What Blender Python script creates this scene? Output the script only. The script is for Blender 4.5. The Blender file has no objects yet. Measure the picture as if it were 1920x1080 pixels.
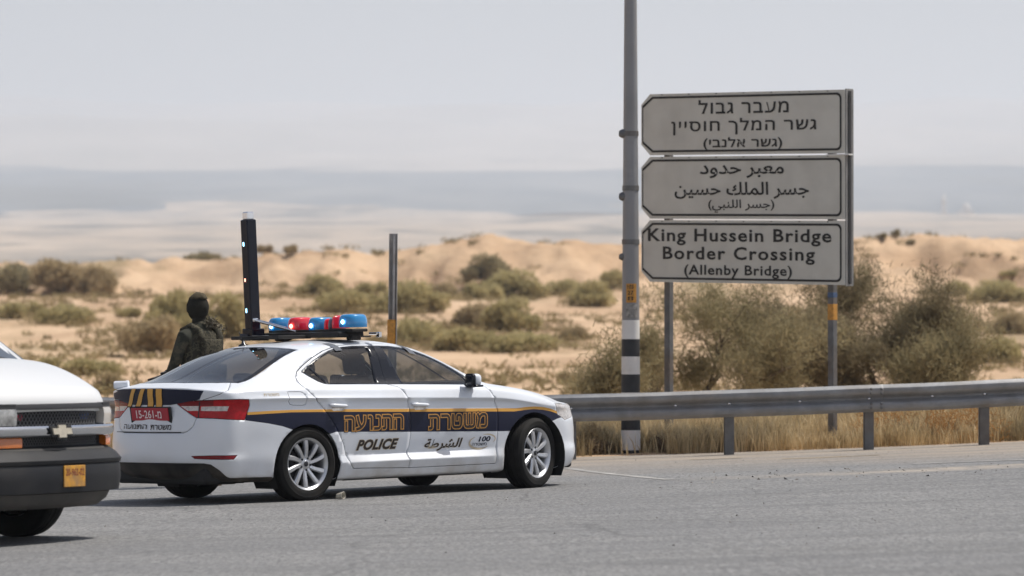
import bpy, bmesh, math, random
from mathutils import Vector, Matrix, noise
from mathutils.bvhtree import BVHTree
from mathutils.geometry import tessellate_polygon
R = math.radians
rnd = random.Random(7)

# ------------------------------------------------------------------ camera, light, exposure
scene = bpy.context.scene
col = scene.collection
EYE = 1.5
cam_d = bpy.data.cameras.new('camera')
cam = bpy.data.objects.new('camera', cam_d)
col.objects.link(cam)
cam.location = (0, 0, EYE)
cam_d.sensor_width = 36.0
cam_d.lens = 7800.0 / 1920.0 * 36.0
cam.rotation_euler = (R(90) + math.atan(90 / 7800.0), 0, 0)
cam_d.clip_start = 0.5
cam_d.clip_end = 60000
cam_d.dof.use_dof = True
cam_d.dof.focus_distance = 38.5
cam_d.dof.aperture_fstop = 2.9
scene.camera = cam

SUN = Vector((0.48, 0.17, 1.0)).normalized()
SUN_EL = math.asin(SUN.z)
SUN_AZ = math.atan2(SUN.x, SUN.y)          # clockwise from +Y
world = bpy.data.worlds.new('World')
scene.world = world
world.use_nodes = True
wn, wl = world.node_tree.nodes, world.node_tree.links
wn.clear()
sky = wn.new('ShaderNodeTexSky')
sky.sky_type = 'NISHITA'
sky.sun_disc = False
sky.sun_elevation = SUN_EL
sky.sun_rotation = SUN_AZ
sky.altitude = 0
sky.air_density = 1.0
sky.dust_density = 2.3
sky.ozone_density = 1.0
bg = wn.new('ShaderNodeBackground')
bg.inputs['Strength'].default_value = 0.076
wo = wn.new('ShaderNodeOutputWorld')
wl.new(sky.outputs[0], bg.inputs['Color'])
wl.new(bg.outputs[0], wo.inputs['Surface'])

sun_d = bpy.data.lights.new('sun', 'SUN')
sun_d.energy = 4.4
sun_d.angle = R(0.6)
sun_d.color = (1.0, 0.955, 0.89)
sun = bpy.data.objects.new('sun', sun_d)
col.objects.link(sun)
sun.location = (30, 10, 60)
sun.rotation_euler = SUN.to_track_quat('Z', 'Y').to_euler()

scene.view_settings.view_transform = 'Standard'
scene.view_settings.look = 'None'
scene.view_settings.exposure = 0.25
scene.view_settings.gamma = 1.0
scene.view_settings.use_curve_mapping = False
scene.render.engine = 'CYCLES'
scene.cycles.max_bounces = 8
scene.cycles.transparent_max_bounces = 24
scene.cycles.use_denoising = True
scene.cycles.volume_bounces = 1

# ------------------------------------------------------------------ helpers
def tag(o, label=None, cat=None, group=None, kind=None):
    if label: o['label'] = label
    if cat: o['category'] = cat
    if group: o['group'] = group
    if kind: o['kind'] = kind
    return o

def empty(name, loc=(0, 0, 0), rot=(0, 0, 0), parent=None):
    o = bpy.data.objects.new(name, None)
    o.empty_display_size = 0.1
    col.objects.link(o)
    o.location = loc
    o.rotation_euler = rot
    if parent: o.parent = parent
    return o

def link_mesh(name, me, mats, parent=None, smooth=None):
    if not isinstance(mats, (list, tuple)): mats = [mats]
    for m in mats: me.materials.append(m)
    o = bpy.data.objects.new(name, me)
    col.objects.link(o)
    if parent: o.parent = parent
    return o

def from_bm(name, bm, mats, parent=None, smooth=False, angle=None):
    me = bpy.data.meshes.new(name)
    bm.normal_update()
    bm.to_mesh(me)
    bm.free()
    if smooth:
        me.polygons.foreach_set('use_smooth', [True] * len(me.polygons))
        if angle: me.set_sharp_from_angle(angle=R(angle))
    return link_mesh(name, me, mats, parent)

def from_py(name, verts, faces, mats, parent=None, smooth=False, angle=None):
    me = bpy.data.meshes.new(name)
    me.from_pydata([tuple(v) for v in verts], [], faces)
    me.update()
    if smooth:
        me.polygons.foreach_set('use_smooth', [True] * len(me.polygons))
        if angle: me.set_sharp_from_angle(angle=R(angle))
    return link_mesh(name, me, mats, parent)

def add_box(bm, c, s, bevel=0.0, rot=None, seg=2, mi=0):
    r = bmesh.ops.create_cube(bm, size=1.0)
    vs = r['verts']
    fs0 = set(f for v in vs for f in v.link_faces)
    for f in fs0: f.material_index = mi
    M = Matrix.Translation(Vector(c)) @ (rot.to_4x4() if rot else Matrix.Identity(4)) @ Matrix.Diagonal((s[0], s[1], s[2], 1))
    bmesh.ops.transform(bm, matrix=M, verts=vs)
    if bevel > 0:
        es = list(set(e for v in vs for e in v.link_edges))
        r = bmesh.ops.bevel(bm, geom=es, offset=bevel, segments=seg, affect='EDGES', profile=0.5)
        for f in r['faces']: f.material_index = mi

def add_tube(bm, pts, rads, seg=10, caps=True, mi=0):
    pts = [Vector(p) for p in pts]
    if not isinstance(rads, (list, tuple)): rads = [rads] * len(pts)
    rings = []
    n = len(pts)
    ref = None
    for i, p in enumerate(pts):
        t = (pts[min(i + 1, n - 1)] - pts[max(i - 1, 0)]).normalized()
        if ref is None:
            ref = Vector((0, 0, 1)) if abs(t.z) < 0.9 else Vector((1, 0, 0))
        a = (ref - t * ref.dot(t)).normalized()
        ref = a
        b = t.cross(a)
        rings.append([bm.verts.new(p + (a * math.cos(2 * math.pi * k / seg) + b * math.sin(2 * math.pi * k / seg)) * rads[i]) for k in range(seg)])
    for i in range(n - 1):
        for k in range(seg):
            f = bm.faces.new((rings[i][k], rings[i][(k + 1) % seg], rings[i + 1][(k + 1) % seg], rings[i + 1][k]))
            f.material_index = mi
            f.smooth = True
    if caps:
        f = bm.faces.new(list(reversed(rings[0]))); f.material_index = mi
        f = bm.faces.new(rings[-1]); f.material_index = mi

def add_lathe(bm, prof, seg=32, M=None, mi=0, closed=False):
    """prof: (radius, height) pairs, revolved about local Z"""
    M = M or Matrix.Identity(4)
    rings = []
    for r, h in prof:
        if r < 1e-6:
            rings.append([bm.verts.new(M @ Vector((0, 0, h)))])
        else:
            rings.append([bm.verts.new(M @ Vector((r * math.cos(2 * math.pi * k / seg), r * math.sin(2 * math.pi * k / seg), h))) for k in range(seg)])
    idx = list(range(len(rings) - 1)) + ([len(rings) - 1] if closed else [])
    for i in idx:
        a, b = rings[i], rings[(i + 1) % len(rings)]
        for k in range(seg):
            k2 = (k + 1) % seg
            if len(a) == 1 and len(b) == 1: continue
            if len(a) == 1: f = bm.faces.new((a[0], b[k2], b[k]))
            elif len(b) == 1: f = bm.faces.new((a[k], a[k2], b[0]))
            else: f = bm.faces.new((a[k], a[k2], b[k2], b[k]))
            f.material_index = mi
            f.smooth = True

def add_prism(bm, outline, origin, U, V, depth, mi=0):
    """outline in (u, v); extruded along U x V by depth"""
    U, V = Vector(U).normalized(), Vector(V).normalized()
    N = U.cross(V).normalized()
    o = Vector(origin)
    a = [bm.verts.new(o + U * u + V * v) for u, v in outline]
    b = [bm.verts.new(o + U * u + V * v + N * depth) for u, v in outline]
    n = len(a)
    fs = [bm.faces.new(list(reversed(a))), bm.faces.new(b)]
    for i in range(n):
        fs.append(bm.faces.new((a[i], a[(i + 1) % n], b[(i + 1) % n], b[i])))
    for f in fs: f.material_index = mi
    bmesh.ops.recalc_face_normals(bm, faces=fs)
    return fs

def round_rect(u0, v0, u1, v1, r, seg=5, corners='abcd'):
    """a=bottom left, b=bottom right, c=top right, d=top left rounded"""
    out = []
    for name, cx, cy, a0 in (('a', u0 + r, v0 + r, 180), ('b', u1 - r, v0 + r, 270), ('c', u1 - r, v1 - r, 0), ('d', u0 + r, v1 - r, 90)):
        if name in corners:
            for k in range(seg + 1):
                a = R(a0 + 90 * k / seg)
                out.append((cx + r * math.cos(a), cy + r * math.sin(a)))
        else:
            out.append({'a': (u0, v0), 'b': (u1, v0), 'c': (u1, v1), 'd': (u0, v1)}[name])
    return out

# ------------------------------------------------------------------ materials
def new_mat(name):
    m = bpy.data.materials.new(name)
    m.use_nodes = True
    m.node_tree.nodes.clear()
    return m, m.node_tree.nodes, m.node_tree.links

def mat(name, color, rough=0.5, metal=0.0, var=0.0, scale=8.0, bump=0.0, bscale=60.0, coat=0.0, spec=0.5,
        color2=None, emit=None, estr=0.0, dirt=None, dirt_amt=0.0, dscale=3.0, aniso=None, coatr=0.05):
    """general procedural surface: base colour with noise variation, optional second colour, dust patches and fine relief"""
    m, n, l = new_mat(name)
    p = n.new('ShaderNodeBsdfPrincipled')
    out = n.new('ShaderNodeOutputMaterial')
    l.new(p.outputs[0], out.inputs['Surface'])
    tc = n.new('ShaderNodeTexCoord')
    mp = n.new('ShaderNodeMapping')
    l.new(tc.outputs['Object'], mp.inputs['Vector'])
    if aniso: mp.inputs['Scale'].default_value = aniso
    c = (*color, 1)
    src = None
    if var > 0 or color2:
        t = n.new('ShaderNodeTexNoise')
        t.inputs['Scale'].default_value = scale
        t.inputs['Detail'].default_value = 5
        t.inputs['Roughness'].default_value = 0.62
        l.new(mp.outputs[0], t.inputs['Vector'])
        mr = n.new('ShaderNodeMapRange')
        mr.inputs['From Min'].default_value = 0.3
        mr.inputs['From Max'].default_value = 0.7
        l.new(t.outputs['Fac'], mr.inputs['Value'])
        mx = n.new('ShaderNodeMix')
        mx.data_type = 'RGBA'
        c2 = color2 or tuple(x * (1 - var) for x in color)
        mx.inputs['A'].default_value = (*c2, 1)
        mx.inputs['B'].default_value = c if color2 else (*[min(1, x * (1 + var * 0.5)) for x in color], 1)
        l.new(mr.outputs[0], mx.inputs['Factor'])
        src = mx.outputs['Result']
    if dirt:
        t = n.new('ShaderNodeTexNoise')
        t.inputs['Scale'].default_value = dscale
        t.inputs['Detail'].default_value = 8
        l.new(tc.outputs['Object'], t.inputs['Vector'])
        mr = n.new('ShaderNodeMapRange')
        mr.inputs['From Min'].default_value = 0.42
        mr.inputs['From Max'].default_value = 0.75
        mr.inputs['To Max'].default_value = dirt_amt
        l.new(t.outputs['Fac'], mr.inputs['Value'])
        mx = n.new('ShaderNodeMix')
        mx.data_type = 'RGBA'
        if src: l.new(src, mx.inputs['A'])
        else: mx.inputs['A'].default_value = c
        mx.inputs['B'].default_value = (*dirt, 1)
        l.new(mr.outputs[0], mx.inputs['Factor'])
        src = mx.outputs['Result']
    if src: l.new(src, p.inputs['Base Color'])
    else: p.inputs['Base Color'].default_value = c
    p.inputs['Roughness'].default_value = rough
    p.inputs['Metallic'].default_value = metal
    p.inputs['Specular IOR Level'].default_value = spec
    p.inputs['Coat Weight'].default_value = coat
    p.inputs['Coat Roughness'].default_value = coatr
    if emit:
        p.inputs['Emission Color'].default_value = (*emit, 1)
        p.inputs['Emission Strength'].default_value = estr
    if bump > 0:
        t = n.new('ShaderNodeTexNoise')
        t.inputs['Scale'].default_value = bscale
        t.inputs['Detail'].default_value = 4
        l.new(mp.outputs[0], t.inputs['Vector'])
        b = n.new('ShaderNodeBump')
        b.inputs['Strength'].default_value = bump
        b.inputs['Distance'].default_value = 0.01
        l.new(t.outputs['Fac'], b.inputs['Height'])
        l.new(b.outputs[0], p.inputs['Normal'])
    return m

def glass_mat(name, tint, refl=1.0, ior=1.5, rough=0.02):
    m, n, l = new_mat(name)
    out = n.new('ShaderNodeOutputMaterial')
    tr = n.new('ShaderNodeBsdfTransparent')
    tr.inputs[0].default_value = (*tint, 1)
    gl = n.new('ShaderNodeBsdfGlossy')
    gl.inputs['Roughness'].default_value = rough
    gl.inputs['Color'].default_value = (refl, refl, refl, 1)
    fr = n.new('ShaderNodeFresnel')
    fr.inputs['IOR'].default_value = ior
    mx = n.new('ShaderNodeMixShader')
    ge = n.new('ShaderNodeNewGeometry')
    mi_ = n.new('ShaderNodeMix')
    mi_.inputs['A'].default_value = ior
    mi_.inputs['B'].default_value = 1 / ior      # the same pane seen from its back
    l.new(ge.outputs['Backfacing'], mi_.inputs['Factor'])
    l.new(mi_.outputs['Result'], fr.inputs['IOR'])
    l.new(fr.outputs[0], mx.inputs[0])
    l.new(tr.outputs[0], mx.inputs[1])
    l.new(gl.outputs[0], mx.inputs[2])
    l.new(mx.outputs[0], out.inputs['Surface'])
    return m

def leaf_mat(name, c1, c2, trans=0.15, scale=1.2):
    m, n, l = new_mat(name)
    out = n.new('ShaderNodeOutputMaterial')
    tc = n.new('ShaderNodeTexCoord')
    t = n.new('ShaderNodeTexNoise')
    t.inputs['Scale'].default_value = scale
    t.inputs['Detail'].default_value = 6
    l.new(tc.outputs['Object'], t.inputs['Vector'])
    mr = n.new('ShaderNodeMapRange')
    mr.inputs['From Min'].default_value = 0.35
    mr.inputs['From Max'].default_value = 0.65
    l.new(t.outputs['Fac'], mr.inputs['Value'])
    mx = n.new('ShaderNodeMix'); mx.data_type = 'RGBA'
    mx.inputs['A'].default_value = (*c1, 1); mx.inputs['B'].default_value = (*c2, 1)
    l.new(mr.outputs[0], mx.inputs['Factor'])
    d = n.new('ShaderNodeBsdfDiffuse')
    tl = n.new('ShaderNodeBsdfTranslucent')
    l.new(mx.outputs['Result'], d.inputs[0]); l.new(mx.outputs['Result'], tl.inputs[0])
    ms = n.new('ShaderNodeMixShader'); ms.inputs[0].default_value = trans
    l.new(d.outputs[0], ms.inputs[1]); l.new(tl.outputs[0], ms.inputs[2])
    l.new(ms.outputs[0], out.inputs['Surface'])
    return m

# ------------------------------------------------------------------ lettering
def _shape(s):
    """Arabic letters to their joined forms, in visual (left to right) order; Hebrew reversed"""
    iso = {'\u0627': (0xFE8D, 2), '\u0628': (0xFE8F, 4), '\u0629': (0xFE93, 2), '\u062C': (0xFE9D, 4), '\u062D': (0xFEA1, 4),
           '\u062F': (0xFEA9, 2), '\u0631': (0xFEAD, 2), '\u0633': (0xFEB1, 4), '\u0634': (0xFEB5, 4), '\u0637': (0xFEC1, 4),
           '\u0639': (0xFEC9, 4), '\u0643': (0xFED9, 4), '\u0644': (0xFEDD, 4), '\u0645': (0xFEE1, 4), '\u0646': (0xFEE5, 4),
           '\u0648': (0xFEED, 2), '\u064A': (0xFEF1, 4)}
    out = []
    for i, ch in enumerate(s):
        if ch in iso:
            b, k = iso[ch]
            prv = i > 0 and s[i - 1] in iso and iso[s[i - 1]][1] == 4
            nxt = k == 4 and i + 1 < len(s) and s[i + 1] in iso
            out.append(chr(b + ((3 if nxt else 1) if prv else (2 if nxt else 0))))
        else:
            out.append({'(': ')', ')': '('}.get(ch, ch))
    return ''.join(reversed(out))

def glyph_outline(s, x0, z0, x1, z1, width, space=1.0, grow=0.0):
    """closed ribbons that follow the edges of the letters"""
    uv, fs = fit_text(s, x0, z0, x1, z1, bold=0.0, space=space)
    # weld the triangulation, then walk its open edges
    key = {}
    idx = []
    for u, v in uv:
        k = (round(u, 5), round(v, 5)); idx.append(key.setdefault(k, len(key)))
    pts = [None] * len(key)
    for (u, v), i in zip(uv, idx): pts[i] = Vector((u, v))
    cnt = {}
    for f in fs:
        g = [idx[i] for i in f]
        for a, b in zip(g, g[1:] + g[:1]):
            if a != b: cnt[(a, b)] = cnt.get((a, b), 0) + 1
    nxt = {a: b for (a, b) in cnt if (b, a) not in cnt}
    out_v, out_f = [], []
    seen = set()
    for st in list(nxt):
        if st in seen: continue
        loop = [st]; seen.add(st); c = nxt[st]
        while c != st and c in nxt and c not in seen:
            loop.append(c); seen.add(c); c = nxt[c]
        P = [pts[i] for i in loop]
        P = [p for i, p in enumerate(P) if (p - P[i - 1]).length > 1e-5]
        n = len(P)
        if n < 3: continue
        b0 = len(out_v)
        for i in range(n):
            t1 = (P[i] - P[i - 1]).normalized(); t2 = (P[(i + 1) % n] - P[i]).normalized()
            n1 = Vector((-t1.y, t1.x)); n2 = Vector((-t2.y, t2.x))
            m = n1 + n2
            m = m.normalized() if m.length > 1e-4 else n1
            q = max(.6, m.dot(n1)); k = width / 2 / q; g = grow / q
            out_v += [tuple(P[i] + m * (k - g)), tuple(P[i] - m * (k + g))]
        for i in range(n):
            j = (i + 1) % n
            out_f.append((b0 + 2 * i, b0 + 2 * j, b0 + 2 * j + 1, b0 + 2 * i + 1))
    return out_v, out_f

STROKES = {   # letters of the door words as pen strokes in a unit box
 '\u05D4': [[(0, 1), (1, 1), (1, 0)], [(.06, .58), (.06, 0)]],
 '\u05EA': [[(0, 1), (1, 1), (1, 0)], [(.22, 1), (.22, 0), (-.02, 0)]],
 '\u05E0': [[(.38, 1), (.85, 1), (.85, 0), (0, 0)]],
 '\u05D5': [[(.22, 1), (.6, 1), (.6, 0)]],
 '\u05E2': [[(1, 1), (.95, .45), (.45, .08), (0, 0)], [(.08, 1), (.20, .55), (.46, .22)]],
 '\u05E8': [[(0, 1), (1, 1), (1, 0)]],
 '\u05D8': [[(0, 1), (0, 0), (1, 0), (1, 1), (.5, 1), (.5, .66)]],
 '\u05E9': [[(0, 1), (0, 0), (1, 0), (1, 1)], [(.5, 1), (.5, .12)]],
 '\u05DE': [[(0, 0), (.16, .72), (0, 1)], [(.16, .70), (.42, 1), (1, 1), (1, 0), (.48, 0)]],
}
SW_ = {'\u05D5': .42, '\u05E0': .66, '\u05E8': .85, '\u05E9': 1.15}

def round_path(pts, r, seg=5):
    P = [Vector(p) for p in pts]
    out = [P[0]]
    for i in range(1, len(P) - 1):
        a = (P[i - 1] - P[i]); b = (P[i + 1] - P[i])
        q = min(r, a.length * .48, b.length * .48)
        p0 = P[i] + a.normalized() * q; p1 = P[i] + b.normalized() * q
        for k in range(seg + 1):
            t = k / seg
            out.append(p0 * (1 - t) ** 2 + P[i] * 2 * t * (1 - t) + p1 * t * t)
    out.append(P[-1])
    return out

def stroke_word(word, x0, z0, x1, z1, width, gap=.46, only=None):
    """right-to-left word drawn with round-cornered strokes of one width"""
    ws = [SW_.get(c, 1.0) for c in word]
    unit = (x1 - x0) / (sum(ws) + gap * (len(word) - 1))
    vs, fs = [], []
    x = x1
    h = z1 - z0
    for ci, (c, w) in enumerate(zip(word, ws)):
        cw = w * unit; xl = x - cw
        for path in (STROKES[c] if only is None or only == ci else ()):
            kx = cw / (.6 if c == '\u05D5' else .85 if c == '\u05E0' else 1.0)
            P = round_path([(xl + u * kx, z0 + v * h) for u, v in path], .035)
            t0 = (P[1] - P[0]).normalized(); t1 = (P[-1] - P[-2]).normalized()
            P[0] = P[0] - t0 * width * .5; P[-1] = P[-1] + t1 * width * .5
            b0 = len(vs); n = len(P)
            for i in range(n):
                a = (P[i] - P[max(0, i - 1)]); b = (P[min(n - 1, i + 1)] - P[i])
                t = (a.normalized() if a.length else Vector((0, 0))) + (b.normalized() if b.length else Vector((0, 0)))
                t.normalize()
                m = Vector((-t.y, t.x)) * width / 2
                vs += [tuple(P[i] + m), tuple(P[i] - m)]
            for i in range(n - 1):
                fs.append((b0 + 2 * i, b0 + 2 * i + 2, b0 + 2 * i + 3, b0 + 2 * i + 1))
        x = xl - gap * unit
    return vs, fs

def split_glyphs(vs2, fs):
    """group the loose pieces of a flat line of lettering into glyphs: lists of faces"""
    key = {}; idx = [key.setdefault((round(u, 5), round(v, 5)), len(key)) for u, v in vs2]
    par = list(range(len(key)))
    def find(a):
        while par[a] != a: par[a] = par[par[a]]; a = par[a]
        return a
    for f in fs:
        for i in f[1:]: par[find(idx[i])] = find(idx[f[0]])
    comps = {}
    for f in fs: comps.setdefault(find(idx[f[0]]), []).append(f)
    items = []
    for c in comps.values():
        us = [vs2[i][0] for f in c for i in f]
        items.append([min(us), max(us), c])
    items.sort(key=lambda t: -(t[1] - t[0]))
    out = []
    for a, b, c in items:
        for o in out:
            ov = min(b, o[1]) - max(a, o[0])
            if ov > .5 * (b - a): o[2] += c; break
        else: out.append([a, b, list(c)])
    out.sort(key=lambda t: t[0])
    return [o[2] for o in out]

def is_rtl(s):
    return any('\u0590' <= c <= '\u06FF' for c in s)

_txt_cache = {}
def text_poly(s, bold=0.0, shear=0.0, space=1.0, visual=False):
    """verts (2D, normalised: width and height 1 box kept in absolute font units) and faces of flat lettering"""
    key = (s, bold, shear, space)
    if key in _txt_cache: return _txt_cache[key]
    c = bpy.data.curves.new('lettering', 'FONT')
    c.body = _shape(s) if is_rtl(s) and not visual else s
    c.offset = bold
    c.shear = shear
    c.space_character = space
    c.resolution_u = 3
    c.fill_mode = 'FRONT'
    o = bpy.data.objects.new('lettering_tmp', c)
    col.objects.link(o)
    dg = bpy.context.evaluated_depsgraph_get()
    me = bpy.data.meshes.new_from_object(o.evaluated_get(dg))
    vs = [(v.co.x, v.co.y) for v in me.vertices]
    fs = [tuple(p.vertices) for p in me.polygons]
    bpy.data.objects.remove(o); bpy.data.curves.remove(c); bpy.data.meshes.remove(me)
    _txt_cache[key] = (vs, fs)
    return vs, fs

def fit_text(s, u0, v0, u1, v1, ref=None, **kw):
    """lettering stretched to the box; ref: the bold value whose box defines the fit (for outlines)"""
    vs, fs = text_poly(s, **kw)
    rv = vs if ref is None else text_poly(s, **dict(kw, bold=ref))[0]
    x0 = min(v[0] for v in rv); x1 = max(v[0] for v in rv)
    y0 = min(v[1] for v in rv); y1 = max(v[1] for v in rv)
    return [(u0 + (x - x0) / (x1 - x0) * (u1 - u0), v0 + (y - y0) / (y1 - y0) * (v1 - v0)) for x, y in vs], fs

# ------------------------------------------------------------------ the lie of the land
def road_z(x, y):
    a = max(-14.0, min(10.0, x)) + 1.86
    z = 0.02 * a + (0.0015 * a * a if a > 0 else 0)
    if x > 10: z += (x - 10) * 0.03
    return z

def sstep(a, b, t):
    t = max(0.0, min(1.0, (t - a) / (b - a)))
    return t * t * (3 - 2 * t)

def lerp_tab(tab, t):
    if t <= tab[0][0]: return tab[0][1]
    for (a, va), (b, vb) in zip(tab, tab[1:]):
        if t <= b:
            return va + (vb - va) * (t - a) / (b - a)
    return tab[-1][1]

PROF = [(49, 0.0), (56, 0.0), (75, -0.1), (100, 0.12), (130, 0.35), (180, 1.1), (230, 2.45), (275, 4.1), (320, 5.3), (420, 6.0), (700, 7.0)]
# crest height of the earth bank against the bearing (px/7800 = tan of the bearing)
CREST = [(-960, 7.2), (-640, 7.3), (-420, 7.8), (-300, 7.9), (-200, 8.3), (-60, 9.2), (60, 8.9), (250, 8.8), (420, 8.6), (640, 9.1), (960, 9.0)]
def desert_z(x, y):
    w = sstep(52, 90, y)
    z = road_z(x, y) * (1 - w) + lerp_tab(PROF, y) + w * 0.02 * max(-30, min(30, x)) * 0.15
    w2 = sstep(56, 110, y)
    z += w2 * (0.22 * noise.noise(Vector((x * 0.06, y * 0.05, 3))) + 0.10 * noise.noise(Vector((x * 0.22, y * 0.16, 9))))
    z += sstep(60, 150, y) * 0.5 * noise.noise(Vector((x * 0.02, y * 0.03, 14))) * (y / 200.0)
    # the eroded earth bank
    c = lerp_tab(CREST, x / y * 7800.0)
    up = sstep(290, 322, y + 11 * noise.noise(Vector((x * 0.045, 1, 5))) + 4 * noise.noise(Vector((x * 0.16, 3, 5))))
    if up > 0:
        base = z
        gully = abs(noise.noise(Vector((x * 0.10 + y * 0.05, y * 0.03, 2)))) * 3.2 + 1.0 * abs(noise.noise(Vector((x * 0.28 - y * 0.1, y * 0.10, 8)))) + 0.35 * noise.noise(Vector((x * 0.7, y * 0.4, 1)))
        up = min(1.0, up * 1.12)
        crest = c - 0.15 + 0.28 * noise.noise(Vector((x * 0.08, 0, 7))) + 0.25 * noise.noise(Vector((x * 0.3, 0, 4)))
        z = base + (crest - base) * up - gully * math.sin(math.pi * min(1, up)) * 1.1
        rough = abs(noise.noise(Vector((x * 0.33, y * 0.25, 61)))) * 1.3 + abs(noise.noise(Vector((x * 0.9, y * 0.6, 63)))) * .55 + .5 * noise.noise(Vector((x * .12, y * .3, 67)))
        z += (rough - .55) * up * (1 - sstep(305, 326, y) * .72)
        z -= sstep(345, 420, y) * 1.5
    return z

def grid_sheet(name, xs_of_y, ys, zf, material, kind='structure', smooth=True):
    vs, fs = [], []
    n = None
    for y in ys:
        xs = xs_of_y(y)
        n = len(xs)
        for x in xs: vs.append((x, y, zf(x, y)))
    for j in range(len(ys) - 1):
        for i in range(n - 1):
            a = j * n + i
            fs.append((a, a + 1, a + n + 1, a + n))
    o = from_py(name, vs, fs, material, smooth=smooth)
    tag(o, kind=kind)
    return o

def fan(half, n, dense=0.16):
    """x columns: fine within the view, coarse outside"""
    ts = []
    m = int(n * 0.75)
    for i in range(m + 1): ts.append(-dense + 2 * dense * i / m)
    k = (n - m) // 2
    left = [-dense - (half - dense) * ((i + 1) / k) ** 1.6 for i in range(k)][::-1]
    ts = left + ts + [-t for t in left[::-1]]
    return ts

# --- asphalt
def asphalt_material():
    m, n, l = new_mat('asphalt')
    out = n.new('ShaderNodeOutputMaterial')
    p = n.new('ShaderNodeBsdfPrincipled')
    l.new(p.outputs[0], out.inputs['Surface'])
    tc = n.new('ShaderNodeTexCoord')
    def nz(scale, detail=4, rough=0.6, vec=None):
        t = n.new('ShaderNodeTexNoise')
        t.inputs['Scale'].default_value = scale
        t.inputs['Detail'].default_value = detail
        t.inputs['Roughness'].default_value = rough
        l.new(vec or tc.outputs['Object'], t.inputs['Vector'])
        return t.outputs['Fac']
    def mrange(v, a, b, c=0.0, d=1.0):
        r = n.new('ShaderNodeMapRange')
        r.inputs['From Min'].default_value = a; r.inputs['From Max'].default_value = b
        r.inputs['To Min'].default_value = c; r.inputs['To Max'].default_value = d
        l.new(v, r.inputs['Value'])
        return r.outputs[0]
    def mix(f, a, b):
        x = n.new('ShaderNodeMix'); x.data_type = 'RGBA'
        if isinstance(f, float): x.inputs['Factor'].default_value = f
        else: l.new(f, x.inputs['Factor'])
        for k, v in (('A', a), ('B', b)):
            if isinstance(v, tuple): x.inputs[k].default_value = (*v, 1)
            else: l.new(v, x.inputs[k])
        return x.outputs['Result']
    def mth(op, a, b=None):
        x = n.new('ShaderNodeMath'); x.operation = op
        for k, v in ((0, a), (1, b)):
            if v is None: continue
            if isinstance(v, (int, float)): x.inputs[k].default_value = v
            else: l.new(v, x.inputs[k])
        return x.outputs[0]
    mpf = n.new('ShaderNodeMapping'); mpf.inputs['Scale'].default_value = (1, 0.22, 1)
    l.new(tc.outputs['Object'], mpf.inputs['Vector'])
    fine = nz(30, 5, 0.9, mpf.outputs[0])
    med = nz(14, 4)
    mp = n.new('ShaderNodeMapping'); mp.inputs['Scale'].default_value = (0.22, 1.6, 1)
    mp.inputs['Rotation'].default_value = (0, 0, R(12))
    l.new(tc.outputs['Object'], mp.inputs['Vector'])
    streak = nz(1.0, 5, 0.6, mp.outputs[0])
    big = nz(0.25, 4)
    base = mix(mrange(fine, 0.38, 0.62), ASPH_A, ASPH_B)
    base = mix(mrange(streak, 0.40, 0.7, 0, 0.45), base, tuple(x * 0.85 for x in ASPH_A))
    base = mix(mrange(med, 0.45, 0.75, 0, 0.35), base, (0.245, 0.235, 0.22))
    base = mix(mrange(nz(0.45, 3), 0.42, 0.62, 0, 0.30), base, (0.125, 0.126, 0.13))
    # hair cracks
    wv = n.new('ShaderNodeMapping'); wv.inputs['Scale'].default_value = (1, 0.35, 1); l.new(tc.outputs['Object'], wv.inputs['Vector'])
    dn = n.new('ShaderNodeTexNoise'); dn.inputs['Scale'].default_value = 1.2; dn.inputs['Detail'].default_value = 6; l.new(wv.outputs[0], dn.inputs['Vector'])
    ad = n.new('ShaderNodeVectorMath'); ad.operation = 'ADD'; l.new(wv.outputs[0], ad.inputs[0])
    sc_ = n.new('ShaderNodeVectorMath'); sc_.operation = 'SCALE'; sc_.inputs['Scale'].default_value = 0.9; l.new(dn.outputs['Color'], sc_.inputs[0]); l.new(sc_.outputs[0], ad.inputs[1])
    vc = n.new('ShaderNodeTexVoronoi'); vc.feature = 'DISTANCE_TO_EDGE'; vc.inputs['Scale'].default_value = 0.42; l.new(ad.outputs[0], vc.inputs['Vector'])
    base = mix(mth('MULTIPLY', mrange(vc.outputs['Distance'], 0.0, 0.012, 0.55, 0), mrange(big, 0.48, 0.60)), base, (0.045, 0.045, 0.045))
    # light stone chips
    vor = n.new('ShaderNodeTexVoronoi'); vor.inputs['Scale'].default_value = 48
    l.new(tc.outputs['Object'], vor.inputs['Vector'])
    base = mix(mrange(vor.outputs['Distance'], 0.0, 0.28, 0.42, 0), base, (0.42, 0.40, 0.37))
    # sandy dust gathered toward the verge
    sep = n.new('ShaderNodeSeparateXYZ'); l.new(tc.outputs['Object'], sep.inputs[0])
    yy = mth('ADD', sep.outputs['Y'], mth('MULTIPLY', mth('SUBTRACT', big, 0.5), 5.0))
    dust = mrange(yy, 42.5, 48.2, 0, 0.8)
    dust = mth('MULTIPLY', dust, mrange(nz(1.3, 6, 0.7, mp.outputs[0]), 0.25, 0.6))
    base = mix(dust, base, (0.36, 0.29, 0.215))
    # paler strip of blown sand across the right-hand side
    xs_ = mth('SUBTRACT', sep.outputs['X'], 3.0)
    ln = mth('ABSOLUTE', mth('SUBTRACT', mth('ADD', sep.outputs['Y'], mth('MULTIPLY', mth('SUBTRACT', med, 0.5), 0.8)), mth('ADD', mth('MULTIPLY', xs_, 0.16), 41.1)))
    sd_ = mth('MULTIPLY', mrange(ln, 0.15, 0.75, 0.75, 0), mrange(xs_, -1.5, 1.5))
    base = mix(mth('MULTIPLY', sd_, mrange(nz(3.0, 6, 0.7), 0.3, 0.6)), base, (0.40, 0.34, 0.27))
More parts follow.
